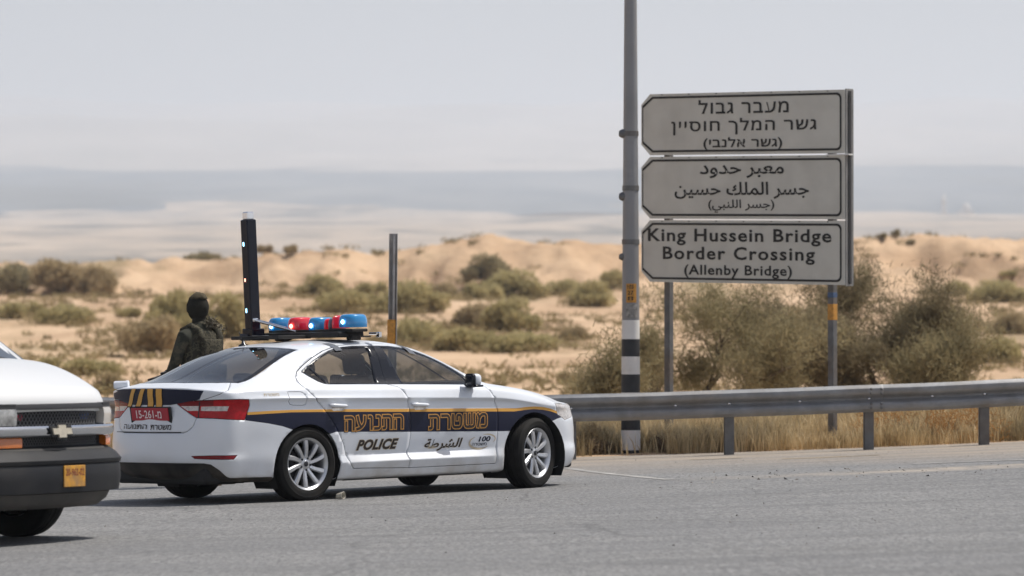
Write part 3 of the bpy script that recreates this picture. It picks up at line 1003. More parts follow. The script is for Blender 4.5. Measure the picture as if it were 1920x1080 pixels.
def label_half(bm):
    L = bm.faces.layers.int.new('part')
    side = lambda c: c.y > .55 and -.95 < c.x < 3.6
    sidew = lambda c: c.y > .5
    rear = lambda c: c.x < .2 and c.y > -1
    top = lambda c: c.z > .7
    def setp(fs, name, mi=None, only=None):
        for f in fs:
            if only is not None and f[L] not in only: continue
            f[L] = PID[name]
            if mi is not None: f.material_index = mi
    # wheel openings
    for cx, cz, r in ((0.0, .312, .386), (2.838, .312, .413)):
        poly = [(cx + r * math.cos(R(a)), cz + r * math.sin(R(a))) for a in range(-35, 216, 6)]
        poly += [(cx - r * .75, .0), (cx + r * .75, .0)]
        fs = cut_region(bm, poly, *XZ, side)
        bmesh.ops.delete(bm, geom=fs, context='FACES')
    # livery on the flanks
    band = BAND_TOP + BAND_BOT[::-1]
    cut_region(bm, BAND_TOP + BAND_MID[::-1], *XZ, side)
    for f in cut_region(bm, band, *XZ, side): f.material_index = MI['navy']
    for f in cut_region(bm, BAND_TOP + BAND_MID[::-1], *XZ, side): f.material_index = MI['orange']
    # doors with their shut lines
    for name, poly, dlo, trim in (('rear_door', DOOR_R, DLO_R, 'door_trim_r'), ('front_door', DOOR_F, DLO_F, 'door_trim_f')):
        fs = cut_region(bm, offset_poly(poly, -.0035), *XZ, sidew)
        setp(fs, 'gap', MI['black'])
        fs = cut_region(bm, offset_poly(poly, .0035), *XZ, sidew)
        for f in fs: f[L] = PID[name]
    # the shut lines took the livery index with them: repaint the door faces
    for f in bm.faces:
        if f[L] in (PID['rear_door'], PID['front_door']):
            c = f.calc_center_median()
            f.material_index = MI['orange'] if pip(BAND_TOP + BAND_MID[::-1], c.x, c.z) else (MI['navy'] if pip(band, c.x, c.z) else MI['white'])
    for dlo, trim in ((DLO_R, 'door_trim_r'), (DLO_F, 'door_trim_f')):
        setp(cut_region(bm, dlo, *XZ, sidew), trim, MI['black'])
    setp(cut_region(bm, GL_R, *XZ, sidew), 'window_r', MI['glass'])
    setp(cut_region(bm, GL_Q, *XZ, sidew), 'window_q', MI['glass'])
    setp(cut_region(bm, GL_F, *XZ, sidew), 'window_f', MI['glass'])
    fs = cut_region(bm, offset_poly(FLAP, -.002), *XZ, sidew)
    setp(fs, 'gap', MI['black'])
    setp(cut_region(bm, offset_poly(FLAP, .002), *XZ, sidew), 'fuel_flap', MI['white'])
    # lamps
    lampf = lambda c: c.x < -.3 and c.z > .6 and c.z < 1.0
    setp(cut_region(bm, offset_poly(TAIL, -.006), *OB, lampf), 'gap', MI['black'])
    setp(cut_region(bm, TAIL, *OB, lampf), 'tail_light', MI['red'])
    for f in cut_region(bm, [(-.6, .86), (-.16, .86), (-.19, .76), (-.6, .76)], *OB, lampf):
        pass
    for f in bm.faces:
        if f[L] == PID['tail_light']:
            c = f.calc_center_median()
            u = (c.x + c.y) * .70711
            if u < -.16 and c.z > .888: f.material_index = MI['darkred']
    for s in (STRIP_A, STRIP_B):
        for f in cut_region(bm, s, *OB, lampf): f.material_index = MI['clear']
    for f in cut_region(bm, [(-.288, .93), (-.276, .93), (-.292, .78), (-.304, .78)], *OB, lampf):
        if f[L] == PID['tail_light']: f.material_index = MI['black']
    lowf = lambda c: c.x < -.2 and c.z < .55
    setp(cut_region(bm, DIFF, *OB, lambda c: c.x < -.15 and c.z < .55), 'bumper_skirt', MI['black'])
    setp(cut_region(bm, offset_poly(REFL, -.004), *OB, lowf), 'gap', MI['black'])
    setp(cut_region(bm, REFL, *OB, lowf), 'reflector', MI['darkred'])
    # tailgate: seam round its lower edge
    tg = [(-1.40, .648), (-.44, .650), (-.40, .665), (-.352, .70), (-.312, .787), (-.30, .80), (-.27, .93), (-.25, .945), (-.10, .99), (-.02, 1.03), (-.02, 1.2), (-1.4, 1.2)]
    tgf = lambda c: c.x < -.60 and c.z > .55
    for f in cut_region(bm, offset_poly(tg, -.0025), *OB, tgf):
        if f[L] == PID['body']: f[L] = PID['gap']; f.material_index = MI['black']
    for f in cut_region(bm, offset_poly(tg, .0025), *OB, tgf):
        if f[L] == PID['gap'] and f.calc_center_median().z < 2:
            c = f.calc_center_median(); u = (c.x + c.y) * .70711
            if not (pip(offset_poly(TAIL, -.006), u, c.z)): f[L] = PID['tailgate']; f.material_index = MI['white']
    # glass front and rear
    setp(cut_region(bm, offset_poly(REARGLASS, -.006), *XY, top), 'gap', MI['black'])
    setp(cut_region(bm, REARGLASS, *XY, top), 'rear_window', MI['black'])
    for f in cut_region(bm, offset_poly(REARGLASS, .035), *XY, top): f.material_index = MI['glass']
    setp(cut_region(bm, WINDSCREEN, *XY, top), 'windscreen', MI['black'])
    for f in cut_region(bm, offset_poly(WINDSCREEN, .03), *XY, top): f.material_index = MI['glass']
    setp(cut_region(bm, offset_poly(BONNET, -.002), *XY, top), 'gap', MI['black'])
    setp(cut_region(bm, offset_poly(BONNET, .002), *XY, top), 'bonnet', MI['white'])
    # head lamp, a narrow wedge round the front corner
    hl = [(3.150, .800), (3.24, .800), (3.60, .790), (3.62, .690), (3.30, .640), (3.283, .651), (3.190, .695)]
    hf = lambda c: c.x > 3.1 and c.z < .85 and c.z > .55
    setp(cut_region(bm, offset_poly(hl, -.004), *XZ, hf), 'gap', MI['black'])
    setp(cut_region(bm, hl, *XZ, hf), 'headlight', MI['clear'])
    # grille and lower intake at the nose
    nose = lambda c: c.x > 3.5
    for poly in ([(-.01, .50), (.42, .50), (.50, .66), (.50, .74), (-.01, .76)], [(-.01, .24), (.62, .24), (.66, .38), (-.01, .40)]):
        for f in cut_region(bm, poly, (0, 1, 0), (0, 0, 1), nose):
            if f[L] == PID['body']: f.material_index = MI['black']
    return L

def extract(bm, L, name, mirror=False, both=False):
    src = [f for f in bm.faces if f[L] == PID[name]]
    out = bmesh.new()
    def put(sgn):
        vm = {}
        for f in src:
            vs = []
            for v in f.verts:
                if v not in vm: vm[v] = out.verts.new((v.co.x, v.co.y * sgn, v.co.z))
                vs.append(vm[v])
            if sgn < 0: vs.reverse()
            try: nf = out.faces.new(vs)
            except ValueError: continue
            nf.material_index = f.material_index
            nf.smooth = True
    if both: put(1); put(-1); bmesh.ops.remove_doubles(out, verts=[v for v in out.verts if abs(v.co.y) < 1e-3], dist=2e-4)
    else: put(-1 if mirror else 1)
    return out

def remap(bm, table):
    for f in bm.faces: f.material_index = table.get(f.material_index, 0)

def thick(o, t, off=10):
    md = o.modifiers.new('thickness', 'SOLIDIFY')
    md.thickness = t
    md.offset = -1
    md.material_offset = off
    md.material_offset_rim = 0
    md.use_even_offset = False
    md.use_quality_normals = True

def push(bm, d):
    bm.normal_update()
    mv = [(v, v.normal.copy()) for v in bm.verts]
    for v, nrm in mv: v.co += nrm * d

half = build_half_shell()
shell_bvh = BVHTree.FromBMesh(half)
LAY = label_half(half)

def shell_point(o, d):
    """hit on the mirrored shell; the query is folded to the y > 0 half"""
    s = -1 if o.y < 0 else 1
    oo = Vector((o.x, abs(o.y), o.z)); dd = Vector((d.x, d.y * s, d.z))
    h = shell_bvh.ray_cast(oo, dd)
    if h[0] is None:
        h = shell_bvh.find_nearest(oo + dd * 2)
    p = h[0]; nn = h[1]
    if nn.dot(dd) > 0: nn = -nn
    return Vector((p.x, p.y * s, p.z)), Vector((nn.x, nn.y * s, nn.z))

def side_decal(name, uv, faces, material, off, parent, sgn=-1):
    vs = []
    for x, z in uv:
        p, nn = shell_point(Vector((x, sgn * 2.0, z)), Vector((0, -sgn, 0)))
        vs.append(p + Vector((0, sgn, 0)) * off)
    return from_py(name, vs, faces, material, parent)

def rear_decal(name, uv, faces, material, off, parent):
    """uv: (to the car's right, z) seen from behind"""
    vs = []
    for r, z in uv:
        p, nn = shell_point(Vector((-3.0, -r, z)), Vector((1, 0, 0)))
        vs.append(p + Vector((-1, 0, 0)) * off)
    return from_py(name, vs, faces, material, parent)

def grid_poly(poly, du, dv):
    """triangulate an outline with interior points so that it can follow a curved surface"""
    from mathutils.geometry import delaunay_2d_cdt
    us = [p[0] for p in poly]; vs = [p[1] for p in poly]
    pts = []
    n = len(poly)
    for i in range(n):
        a, b = Vector(poly[i]), Vector(poly[(i + 1) % n])
        k = max(1, int((b - a).length / du))
        for j in range(k): pts.append(a + (b - a) * (j / k))
    nb = len(pts)
    edges = [(i, (i + 1) % nb) for i in range(nb)]
    u = min(us) + du / 2
    while u < max(us):
        v = min(vs) + dv / 2
        while v < max(vs):
            if pip(poly, u, v): pts.append(Vector((u, v)))
            v += dv
        u += du
    r = delaunay_2d_cdt(pts, edges, [list(range(nb))], 1, 1e-6)
    return [(p.x, p.y) for p in r[0]], [tuple(f) for f in r[2]]

car = empty('police_car')
car.matrix_world = car_matrix()
tag(car, 'white police saloon with navy band, orange Hebrew lettering and roof lights', 'police car')

ml = [MC['white'], MC['navy'], MC['orange'], MC['black'], MC['inner']]
b = extract(half, LAY, 'body', both=True)
remap(b, {0: 0, 1: 1, 2: 2, 3: 3})
body = from_bm('body', b, ml, car); thick(body, .012)
b = extract(half, LAY, 'gap', both=True); push(b, -.012)
for f in b.faces: f.material_index = 0
from_bm('seal', b, MC['rubber'], car)
for mir in (True, False):
    s = -1 if mir else 1
    for pn, trim, wins, hx in (('rear_door', 'door_trim_r', ('window_r', 'window_q'), .36), ('front_door', 'door_trim_f', ('window_f',), 1.36)):
        b = extract(half, LAY, pn, mirror=mir); remap(b, {0: 0, 1: 1, 2: 2, 3: 3})
        d = from_bm('door', b, ml, car); thick(d, .02)
        b = extract(half, LAY, trim, mirror=mir); remap(b, {})
        push(b, -.003)
        t = from_bm('window_frame', b, [MC['black'], MC['inner']], d); thick(t, .012)
        for w in wins:
            b = extract(half, LAY, w, mirror=mir); remap(b, {})
            push(b, -.006)
            from_bm('window', b, MC['glass'], d)
        # handle: a bar standing off the skin over a shallow cup
        bm = bmesh.new()
        zc = .862 - .018 * (hx / 1.0)
        pts = []
        for k in range(9):
            u = k / 8
            x = hx - .105 + .21 * u
            p, nn = shell_point(Vector((x, s * 2, zc + .008 - .012 * u)), Vector((0, -s, 0)))
            off = .010 + .026 * math.sin(math.pi * min(1, max(0, (u * 1.1 - .05)))) ** .5
            pts.append(p + Vector((0, s, 0)) * off)
        add_tube(bm, pts, [.010] + [.017] * 7 + [.010], 8)
        from_bm('handle', bm, MC['white'], d, smooth=True)
        uv, fs = grid_poly(round_rect(hx - .075, zc - .045, hx + .075, zc + .015, .025), .03, .03)
        side_decal('handle_cup', uv, fs, MC['dark_metal'] if False else MC['clear'], .0015, d, s)
    b = extract(half, LAY, 'fuel_flap', mirror=mir) if mir else None
    if b is not None: remap(b, {}); from_bm('fuel_flap', b, MC['white'], car)
    b = extract(half, LAY, 'tail_light', mirror=mir)
    remap(b, {4: 0, 5: 1, 6: 2, 3: 3})
    from_bm('tail_light', b, [MC['red'], MC['darkred'], MC['clear'], MC['black']], car)
    b = extract(half, LAY, 'reflector', mirror=mir); remap(b, {})
    from_bm('rear_reflector', b, MC['darkred'], car)
    b = extract(half, LAY, 'headlight', mirror=mir); remap(b, {})
    from_bm('headlight', b, MC['clear'], car)
b = extract(half, LAY, 'bumper_skirt', both=True); remap(b, {})
o = from_bm('bumper_skirt', b, [MC['plastic']], car); thick(o, .01)
b = extract(half, LAY, 'rear_window', both=True); remap(b, {3: 1, 7: 0}); push(b, -.003)
from_bm('rear_window', b, [MC['rglass'], MC['black']], car)
b = extract(half, LAY, 'windscreen', both=True); remap(b, {3: 1, 7: 0}); push(b, -.003)
from_bm('windscreen', b, [MC['glass'], MC['black']], car)
b = extract(half, LAY, 'bonnet', both=True); remap(b, {})
o = from_bm('bonnet', b, [MC['white'], MC['inner']], car); thick(o, .01)
b = extract(half, LAY, 'tailgate', both=True); remap(b, {})
tailgate = from_bm('tailgate', b, [MC['white'], MC['inner']], car); thick(tailgate, .012)
half.free()

# underside, wheel wells
bm = bmesh.new()
add_box(bm, (1.33, 0, .235), (4.5, 1.20, .11), .03)
add_box(bm, (1.42, .70, .20), (1.85, .26, .075), .02)
add_box(bm, (1.42, -.70, .20), (1.85, .26, .075), .02)
add_box(bm, (-.75, 0, .26), (.5, 1.35, .16), .04)
add_box(bm, (3.42, 0, .24), (.30, 1.3, .14), .03)
add_tube(bm, [(-.95, -.42, .215), (-.6, -.42, .21), (-.2, -.35, .22)], .035, 8)
for cx, r in ((0, .384), (2.838, .411)):
    for s in (1, -1):
        n = 22
        ring = []
        for k in range(n + 1):
            a = R(-30 + 240 * k / n)
            x, z = cx + r * math.cos(a), .312 + r * math.sin(a)
            ring.append((bm.verts.new((x, s * .56, z)), bm.verts.new((x, s * .885, z))))
        for k in range(n):
            bm.faces.new((ring[k][0], ring[k][1], ring[k + 1][1], ring[k + 1][0]))
        bm.faces.new([q[0] for q in ring])
from_bm('underbody', bm, MC['rubber'], car)

# cabin
bm = bmesh.new()
add_box(bm, (1.3, 0, .33), (2.6, 1.5, .05))
add_box(bm, (-.15, 0, .98), (.75, 1.30, .03))            # parcel shelf
add_box(bm, (2.15, 0, .93), (.42, 1.42, .14), .05)       # dashboard
add_box(bm, (1.34, .0, .50), (.9, .2, .3), .04)
from_bm('cabin_floor', bm, MC['inner'], car)
def seat(x, y, w=.50):
    bm = bmesh.new()
    add_box(bm, (x + .02, y, .52), (.52, w, .16), .05, seg=3)
    add_box(bm, (x - .27, y, .82), (.14, w, .62), .055, Matrix.Rotation(R(-14), 3, 'Y'), seg=3)
    add_box(bm, (x - .385, y, 1.225), (.10, .27, .19), .045, Matrix.Rotation(R(-10), 3, 'Y'), seg=3)
    add_tube(bm, [(x - .35, y - .07, 1.08), (x - .375, y - .07, 1.2)], .008, 6)
    add_tube(bm, [(x - .35, y + .07, 1.08), (x - .375, y + .07, 1.2)], .008, 6)
    from_bm('seat', bm, MC['seat'], car, smooth=True, angle=40)
seat(1.42, -.37); seat(1.42, .37)
bm = bmesh.new()
add_box(bm, (.42, 0, .50), (.52, 1.3, .17), .05)
add_box(bm, (.12, 0, .80), (.16, 1.3, .58), .06, Matrix.Rotation(R(-18), 3, 'Y'), seg=3)
for y in (-.40, .0, .40): add_box(bm, (.0, y, 1.10), (.09, .24, .14), .04, Matrix.Rotation(R(-14), 3, 'Y'))
from_bm('rear_bench', bm, MC['seat'], car, smooth=True, angle=40)
bm = bmesh.new()
M0 = Matrix.Translation((1.86, .37, .93)) @ Matrix.Rotation(R(-68), 4, 'Y')
add_lathe(bm, [(.175 + .014 * math.cos(a), .014 * math.sin(a)) for a in [2 * math.pi * k / 8 for k in range(8)]], 24, M0, closed=True)
add_box(bm, (1.87, .37, .93), (.03, .34, .05), .01, Matrix.Rotation(R(-68), 3, 'Y'))
add_tube(bm, [(1.87, .37, .93), (2.05, .37, .86)], .03, 8)
from_bm('steering_wheel', bm, MC['inner'], car)

# ---- wheels
def tyre_bm(rt=.336, w=.232, rr=.232):
    bm = bmesh.new()
    h = w / 2
    prof = [(rr, -h * .80), (rr + .012, -h * .93), (rr + .045, -h * 1.02), (rt - .030, -h * .98), (rt - .010, -h * .90), (rt - .001, -h * .80),
            (rt, -h * .45), (rt - .007, -h * .43), (rt - .007, -h * .39), (rt + .001, -h * .37), (rt + .002, -h * .05), (rt - .006, -h * .04), (rt - .006, h * .04), (rt + .002, h * .05),
            (rt + .001, h * .37), (rt - .007, h * .39), (rt - .007, h * .43), (rt, h * .45), (rt - .001, h * .80), (rt - .010, h * .90), (rt - .030, h * .98), (rt - .034, h * 1.005), (rt - .04, h * .985), (rr + .045, h * 1.02), (rr + .012, h * .93), (rr, h * .80)]
    add_lathe(bm, prof, 64)
    return bm
def rim_bm(w=.232, rr=.236):
    bm = bmesh.new()
    h = w / 2
    add_lathe(bm, [(rr - .012, -h * .8), (rr - .035, -h * .6), (rr - .04, h * .3), (rr - .022, h * .72), (rr - .013, h * .84), (rr + .002, h * .93), (rr + .006, h * .88), (rr, h * .75)], 64)
    def spoke(a, wid0, wid1, tw):
        ca, sa = math.cos(a), math.sin(a)
        ring = []
        for k in range(7):
            u = k / 6
            r = .052 + (rr - .020 - .052) * u
            z = h * (.60 + .12 * math.sin(u * 2.2) + .06 * u)
            wd = (wid0 + (wid1 - wid0) * u) / 2
            aa = a + tw * u * .13
            t = Vector((-math.sin(aa), math.cos(aa), 0)); rv = Vector((math.cos(aa), math.sin(aa), 0))
            ring.append([rv * r + t * (-wd) + Vector((0, 0, z - .008)), rv * r + t * (-wd * .55) + Vector((0, 0, z + .006)), rv * r + t * (wd * .7) + Vector((0, 0, z + .003)),
                         rv * r + t * wd + Vector((0, 0, z - .012)), rv * r + t * wd * .8 + Vector((0, 0, z - .045)), rv * r - t * wd * .8 + Vector((0, 0, z - .045))])
        vv = [[bm.verts.new(p) for p in q] for q in ring]
        for i in range(6):
            for j in range(6):
                bm.faces.new((vv[i][j], vv[i + 1][j], vv[i + 1][(j + 1) % 6], vv[i][(j + 1) % 6]))
    for k in range(5):
        a = 2 * math.pi * k / 5 + R(90)
        spoke(a - R(15), .038, .050, 1)
        spoke(a + R(19), .038, .050, 1)
    add_lathe(bm, [(0, h * .70), (.028, h * .70), (.030, h * .66), (.045, h * .63), (.072, h * .60), (.078, h * .52), (.078, h * .2)], 30)
    for k in range(5):
        a = 2 * math.pi * k / 5 + R(54)
        add_lathe(bm, [(0, .078), (.010, .078), (.013, .072), (.013, .055)], 8, Matrix.Translation((.056 * math.cos(a), .056 * math.sin(a), 0)), mi=1)
    bmesh.ops.recalc_face_normals(bm, faces=bm.faces[:])
    return bm
wheel_parts = {}
def add_wheel(x, y, steer=0.0, spin=0.0, rt=.336):
    s = 1 if y > 0 else -1
    w = empty('wheel', (x, y, rt), parent=car)
    # local z of the lathe points outward
    w.rotation_euler = (R(-90) * s, 0, 0)
    w.rotation_mode = 'QUATERNION'
    q = Matrix.Rotation(steer, 3, 'Z') @ Matrix.Rotation(R(-90) * s, 3, 'X') @ Matrix.Rotation(spin, 3, 'Z')
    w.rotation_quaternion = q.to_quaternion()
    if not wheel_parts:
        wheel_parts['tyre'] = from_bm('tyre', tyre_bm(), MC['tyre'], w, smooth=True, angle=35)
        wheel_parts['rim'] = from_bm('rim', rim_bm(), [MC['rim'], MC['dark_metal']], w, smooth=True, angle=30)
        bm = bmesh.new()
        add_lathe(bm, [(0, .02), (.155, .02), (.16, .012), (.16, -.005), (0, -.005)], 36)
        wheel_parts['brake_disc'] = from_bm('brake_disc', bm, MC['dark_metal'], w)
        bm = bmesh.new()
        add_lathe(bm, [(0, .086), (.020, .086), (.025, .083), (.026, .078)], 16)
        wheel_parts['cover'] = from_bm('hub_cap', bm, MC['dark_metal'], w)
    else:
        for k, o in wheel_parts.items():
            c = o.copy(); col.objects.link(c); c.parent = w
    return w
add_wheel(0, -.800, spin=R(8))
add_wheel(0, .800)
add_wheel(2.841, -.800, steer=R(15), spin=R(20))
add_wheel(2.841, .800, steer=R(14))

# ---- rear: navy panel with orange bars, plate, lettering
DEC = [(-.72, 1.035), (-.40, 1.047), (.0, 1.050), (.217, 1.048), (.45, 1.040), (.655, 1.028), (.600, .948), (.47, .930), (.338, .910), (.27, .902), (-.27, .902), (-.338, .910), (-.47, .930), (-.600, .948), (-.72, .95)]
uv, fs = grid_poly(DEC, .04, .03)
rear_decal('navy_panel', uv, fs, MC['navy'], .003, tailgate)
for bar in ([(-.258, 1.050), (-.200, 1.050), (-.317, .890), (-.385, .890)], [(-.112, 1.051), (-.054, 1.051), (-.160, .890), (-.235, .890)],
            [(-.013, 1.051), (.064, 1.051), (.040, .890), (-.038, .890)], [(.108, 1.051), (.188, 1.050), (.158, .885), (.082, .885)]):
    for grow, mt, off in ((.012, 'black', .005), (0, 'orange', .007)):
        p = offset_poly(bar, -grow) if grow else bar
        p = [(u, min(v, 1.051)) for u, v in p]
        uv, fs = grid_poly(p, .03, .03)
        rear_decal('bar', uv, fs, MC[mt], off, tailgate)
bm = bmesh.new()
PX = -1.098
M1 = Matrix.Rotation(R(-8), 3, 'Y')
add_box(bm, (PX, 0, .818), (.012, .54, .116), .004, M1)
plate = from_bm('number_plate', bm, [MC['plate']], car)
bm = bmesh.new()
add_box(bm, (PX + .012, 0, .812), (.016, .60, .150), .006, M1)
from_bm('plate_holder', bm, MC['plastic'], car)
uv, fs = fit_text('15-261-\u05DE', -.195, .782, .175, .856, bold=.012, visual=True)
vs = []
for u, v in uv:
    vs.append(Vector((PX, 0, .818)) + M1 @ Vector((-.0085, -u, v - .818)))
from_py('lettering', vs, fs, MC['letter'], plate)
uv, fs = fit_text('\u05DE\u05E9\u05D8\u05E8\u05EA', .02, .678, .300, .724, bold=.012)
rear_decal('lettering', uv, fs, MC['print_dark'], .006, tailgate)
uv, fs = fit_text('\u05D4\u05EA\u05E0\u05D5\u05E2\u05D4', -.430, .684, -.035, .726, bold=.012)
rear_decal('lettering', uv, fs, MC['print_dark'], .006, tailgate)
uv, fs = grid_poly([(-.60, .652), (.42, .652), (.42, .658), (-.60, .658)], .03, .1)
rear_decal('seam', uv, fs, MC['rubber'], .002, tailgate)

# ---- lettering on the doors
def door_word(word, x0, z0, x1, z1):
    for ci in range(len(word)):
        vs, fs, mi = [], [], []
        for k, w in enumerate((.054, .041, .024)):
            uv, f2 = stroke_word(word, x0, z0, x1, z1, w, only=ci)
            b0 = len(vs)
            for x, z in uv:
                p, nn = shell_point(Vector((x, -2.0, z)), Vector((0, 1, 0)))
                vs.append(p + Vector((0, -1, 0)) * (.0026 + .0008 * k))
            fs += [tuple(i + b0 for i in f) for f in f2]
            mi += [k % 2] * len(f2)
        o = from_py('letter', vs, fs, [MC['print_dark'], MC['print_orange']], car)
        o.data.polygons.foreach_set('material_index', mi)
door_word('\u05D4\u05EA\u05E0\u05D5\u05E2\u05D4', .445, .635, 1.135, .745)
door_word('\u05DE\u05E9\u05D8\u05E8\u05EA', 1.480, .615, 2.190, .728)
for off, bold, mt in ((.0028, .075, 'print_pale'), (.0036, .040, 'print_dark')):
    uv, fs = fit_text('POLICE', .589, .440, 1.094, .532, ref=.018, bold=bold, shear=.32, space=1.06)
    side_decal('lettering', uv, fs, MC[mt], off, car)
    uv, fs = fit_text('\u0627\u0644\u0634\u0631\u0637\u0629', 1.430, .400, 1.905, .515, ref=.018, bold=bold * .5, shear=.25)
    side_decal('lettering', uv, fs, MC[mt], off, car)
uv, fs = fit_text('100', 2.105, .468, 2.255, .518, bold=.03, shear=.2)
side_decal('lettering', uv, fs, MC['navy'], .0036, car)
# pale swoosh of the emergency number's emblem, with its line of small letters
def arc_band(cx, cz, rx, rz, a0, a1, w0, w1, n=20):
    o_, i_ = [], []
    for k in range(n + 1):
        t = k / n
        a = R(a0 + (a1 - a0) * t)
        w = w0 + (w1 - w0) * math.sin(math.pi * t)
        o_.append((cx + (rx + w / 2) * math.cos(a), cz + (rz + w / 2) * math.sin(a)))
        i_.append((cx + (rx - w / 2) * math.cos(a), cz + (rz - w / 2) * math.sin(a)))
    return o_ + i_[::-1]
uv, fs = grid_poly(arc_band(2.125, .462, .130, .060, 120, 320, .004, .022), .02, .02)
side_decal('emblem', uv, fs, MC['print_pale'], .003, car)
uv, fs = grid_poly(arc_band(2.20, .492, .115, .045, -40, 110, .003, .014), .02, .02)
side_decal('emblem', uv, fs, MC['print_pale'], .003, car)
uv, fs = fit_text('\u05DE\u05E9\u05D8\u05E8\u05D4', 2.03, .432, 2.21, .458, bold=.008)
side_decal('lettering', uv, fs, MC['navy'], .0036, car)
# small pale lettering by the fuel flap
uv, fs = fit_text('\u05DE\u05E9\u05D8\u05E8\u05EA', -.50, .965, -.33, .990, bold=.01)
side_decal('lettering', uv, fs, MC['print_pale'], .003, car)

# ---- door mirrors
for s in (-1, 1):
    bm = bmesh.new()
    add_box(bm, (2.005, s * .975, 1.055), (.10, .14, .115), .038, Matrix.Rotation(R(8 * s), 3, 'Z'), seg=3)
    mir = from_bm('side_mirror', bm, MC['white'], car, smooth=True, angle=50)
    bm = bmesh.new()
    add_box(bm, (1.955, s * .975, 1.055), (.045, .145, .122), .034, Matrix.Rotation(R(8 * s), 3, 'Z'), seg=3)
    add_box(bm, (2.02, s * .88, 1.00), (.08, .13, .035), .012)
    add_box(bm, (2.0, s * .98, .998), (.10, .15, .02), .008)
    from_bm('mirror_housing', bm, MC['black'], mir, smooth=True, angle=50)

# ---- round white lamp on the left corner of the boot
bm = bmesh.new()
Mx = Matrix.Translation((-.85, .70, 1.082)) @ Matrix.Rotation(R(90), 4, 'X') @ Matrix.Rotation(R(42), 4, 'Y') @ Matrix.Diagonal((.72, .72, .72, 1))
add_lathe(bm, [(0, -.13), (.045, -.13), (.052, -.11), (.052, .02), (.058, .03), (.058, .055), (.045, .065), (0, .065)], 20, Mx)
add_box(bm, (-.85, .70, 1.055), (.05, .05, .05), .01)
from_bm('work_lamp', bm, MC['white'], car, smooth=True, angle=40)

# ---- light bar, board and roof bits
BLUE = mat('blue_lens', (.010, .20, .46), rough=.10, coat=1.0, emit=(.02, .32, .80), estr=.05)
RED = mat('red_beacon_lens', (.62, .012, .03), rough=.08, coat=1.0, emit=(.9, .02, .04), estr=.08)
LITB = mat('lit_blue_lamp', (.3, .7, 1), rough=.2, emit=(.35, .75, 1.0), estr=5)
LITR = mat('lit_red_lamp', (1, .2, .1), rough=.2, emit=(1.0, .35, .25), estr=4)
CLEARB = mat('smoked_lens', (.08, .10, .14), rough=.1, coat=1.0)
roofx = .93
bar = empty('light_bar', (roofx, 0, 0), parent=car)
bm = bmesh.new()
add_box(bm, (-.06, .03, 1.508), (.32, 1.12, .055), .015)
add_box(bm, (-.36, .28, 1.492), (.40, .70, .035), .006)
add_box(bm, (.22, -.10, 1.486), (.24, .5, .014), .005)
add_box(bm, (-.03, .50, 1.475), (.10, .14, .03), .005)
add_box(bm, (-.02, 0, 1.545), (.20, 1.22, .03), .01)
for y in (-.52, .52):
    add_box(bm, (-.02, y, 1.478), (.12, .08, .05), .01)
from_bm('base_tray', bm, MC['plastic'], bar)
def dome(y, w, h, material, dx=0.0, dz=0.0, d=.26):
    bm = bmesh.new()
    n, m = 20, 9
    rings = []
    for j in range(m + 1):
        t = j / m
        z = h * math.sin(t * math.pi / 2)
        z = h * math.sin(t * math.pi / 2)
        k = (.93 + .07 * math.sin(min(1, t * 4) * math.pi / 2)) * (1 - t ** 3.2) ** .5 * .72 + .28 * (1 - .25 * t)
        if j == m: k = .14
        ring = []
        for i in range(n):
            a = 2 * math.pi * i / n
            c, s_ = math.cos(a), math.sin(a)
            cx = abs(c) ** .7 * (1 if c >= 0 else -1); sx = abs(s_) ** .7 * (1 if s_ >= 0 else -1)
            ring.append(bm.verts.new((dx + d / 2 * cx * k, y + w / 2 * sx * k, 1.555 + dz + z)))
        rings.append(ring)
    for j in range(m):
        for i in range(n):
            bm.faces.new((rings[j][i], rings[j][(i + 1) % n], rings[j + 1][(i + 1) % n], rings[j + 1][i]))
    bm.faces.new(rings[-1])
    # moulded ribs round the lens
    return from_bm('lens', bm, material, bar, smooth=True, angle=60)
dome(.560, .185, .125, BLUE)
dome(.270, .185, .125, RED)
dome(-.030, .185, .120, BLUE)
dome(-.200, .030, .105, RED, d=.22)
dome(-.262, .045, .110, CLEARB, d=.22)
dome(-.315, .035, .120, RED, dz=.012, d=.22)
dome(-.490, .235, .125, BLUE, dz=.018)
for y, dz, m_ in ((.545, 0, LITB), (.25, 0, LITR), (-.04, 0, LITB), (-.50, .03, LITB)):
    bm = bmesh.new()
    add_lathe(bm, [(0, .012), (.016, .010), (.022, 0)], 12, Matrix.Translation((-.135, y, 1.595 + dz)) @ Matrix.Rotation(R(-90), 4, 'Y') @ Matrix.Rotation(R(0), 4, 'X'))
    from_bm('lit_lamp', bm, m_, bar)

board = empty('raised_light_board', (.62, .60, 1.52), parent=car)
bm = bmesh.new()
Mt = Matrix.Rotation(R(-3.2), 3, 'Y') @ Matrix.Rotation(R(-2.5), 3, 'X')
Mt = Matrix.Rotation(R(-2.2), 3, 'X')
add_box(bm, (0, .025, .545), (.115, .105, 1.10), .012, Mt)
add_box(bm, (.0, .0, .02), (.15, .16, .08), .01)
from_bm('board_case', bm, mat('board_gloss', (.006, .008, .016), rough=.16, spec=.25), board)
bm = bmesh.new()
add_box(bm, (.0, .045, 1.13), (.085, .075, .075), .01, Mt)
from_bm('end_cap', bm, MC['chrome'], board)
for z, m_, h_ in ((.86, LITB, .05), (.52, LITR, .04), (.23, LITB, .05)):
    bm = bmesh.new()
    add_box(bm, (-.062, .035 + .038 * (z - .545), z), (.010, .010, h_ * .8), .004, Mt)
    from_bm('lit_lamp', bm, m_, board)
bm = bmesh.new()
add_tube(bm, [(-.02, -.05, .14), (.10, -.36, .055)], .016, 10)
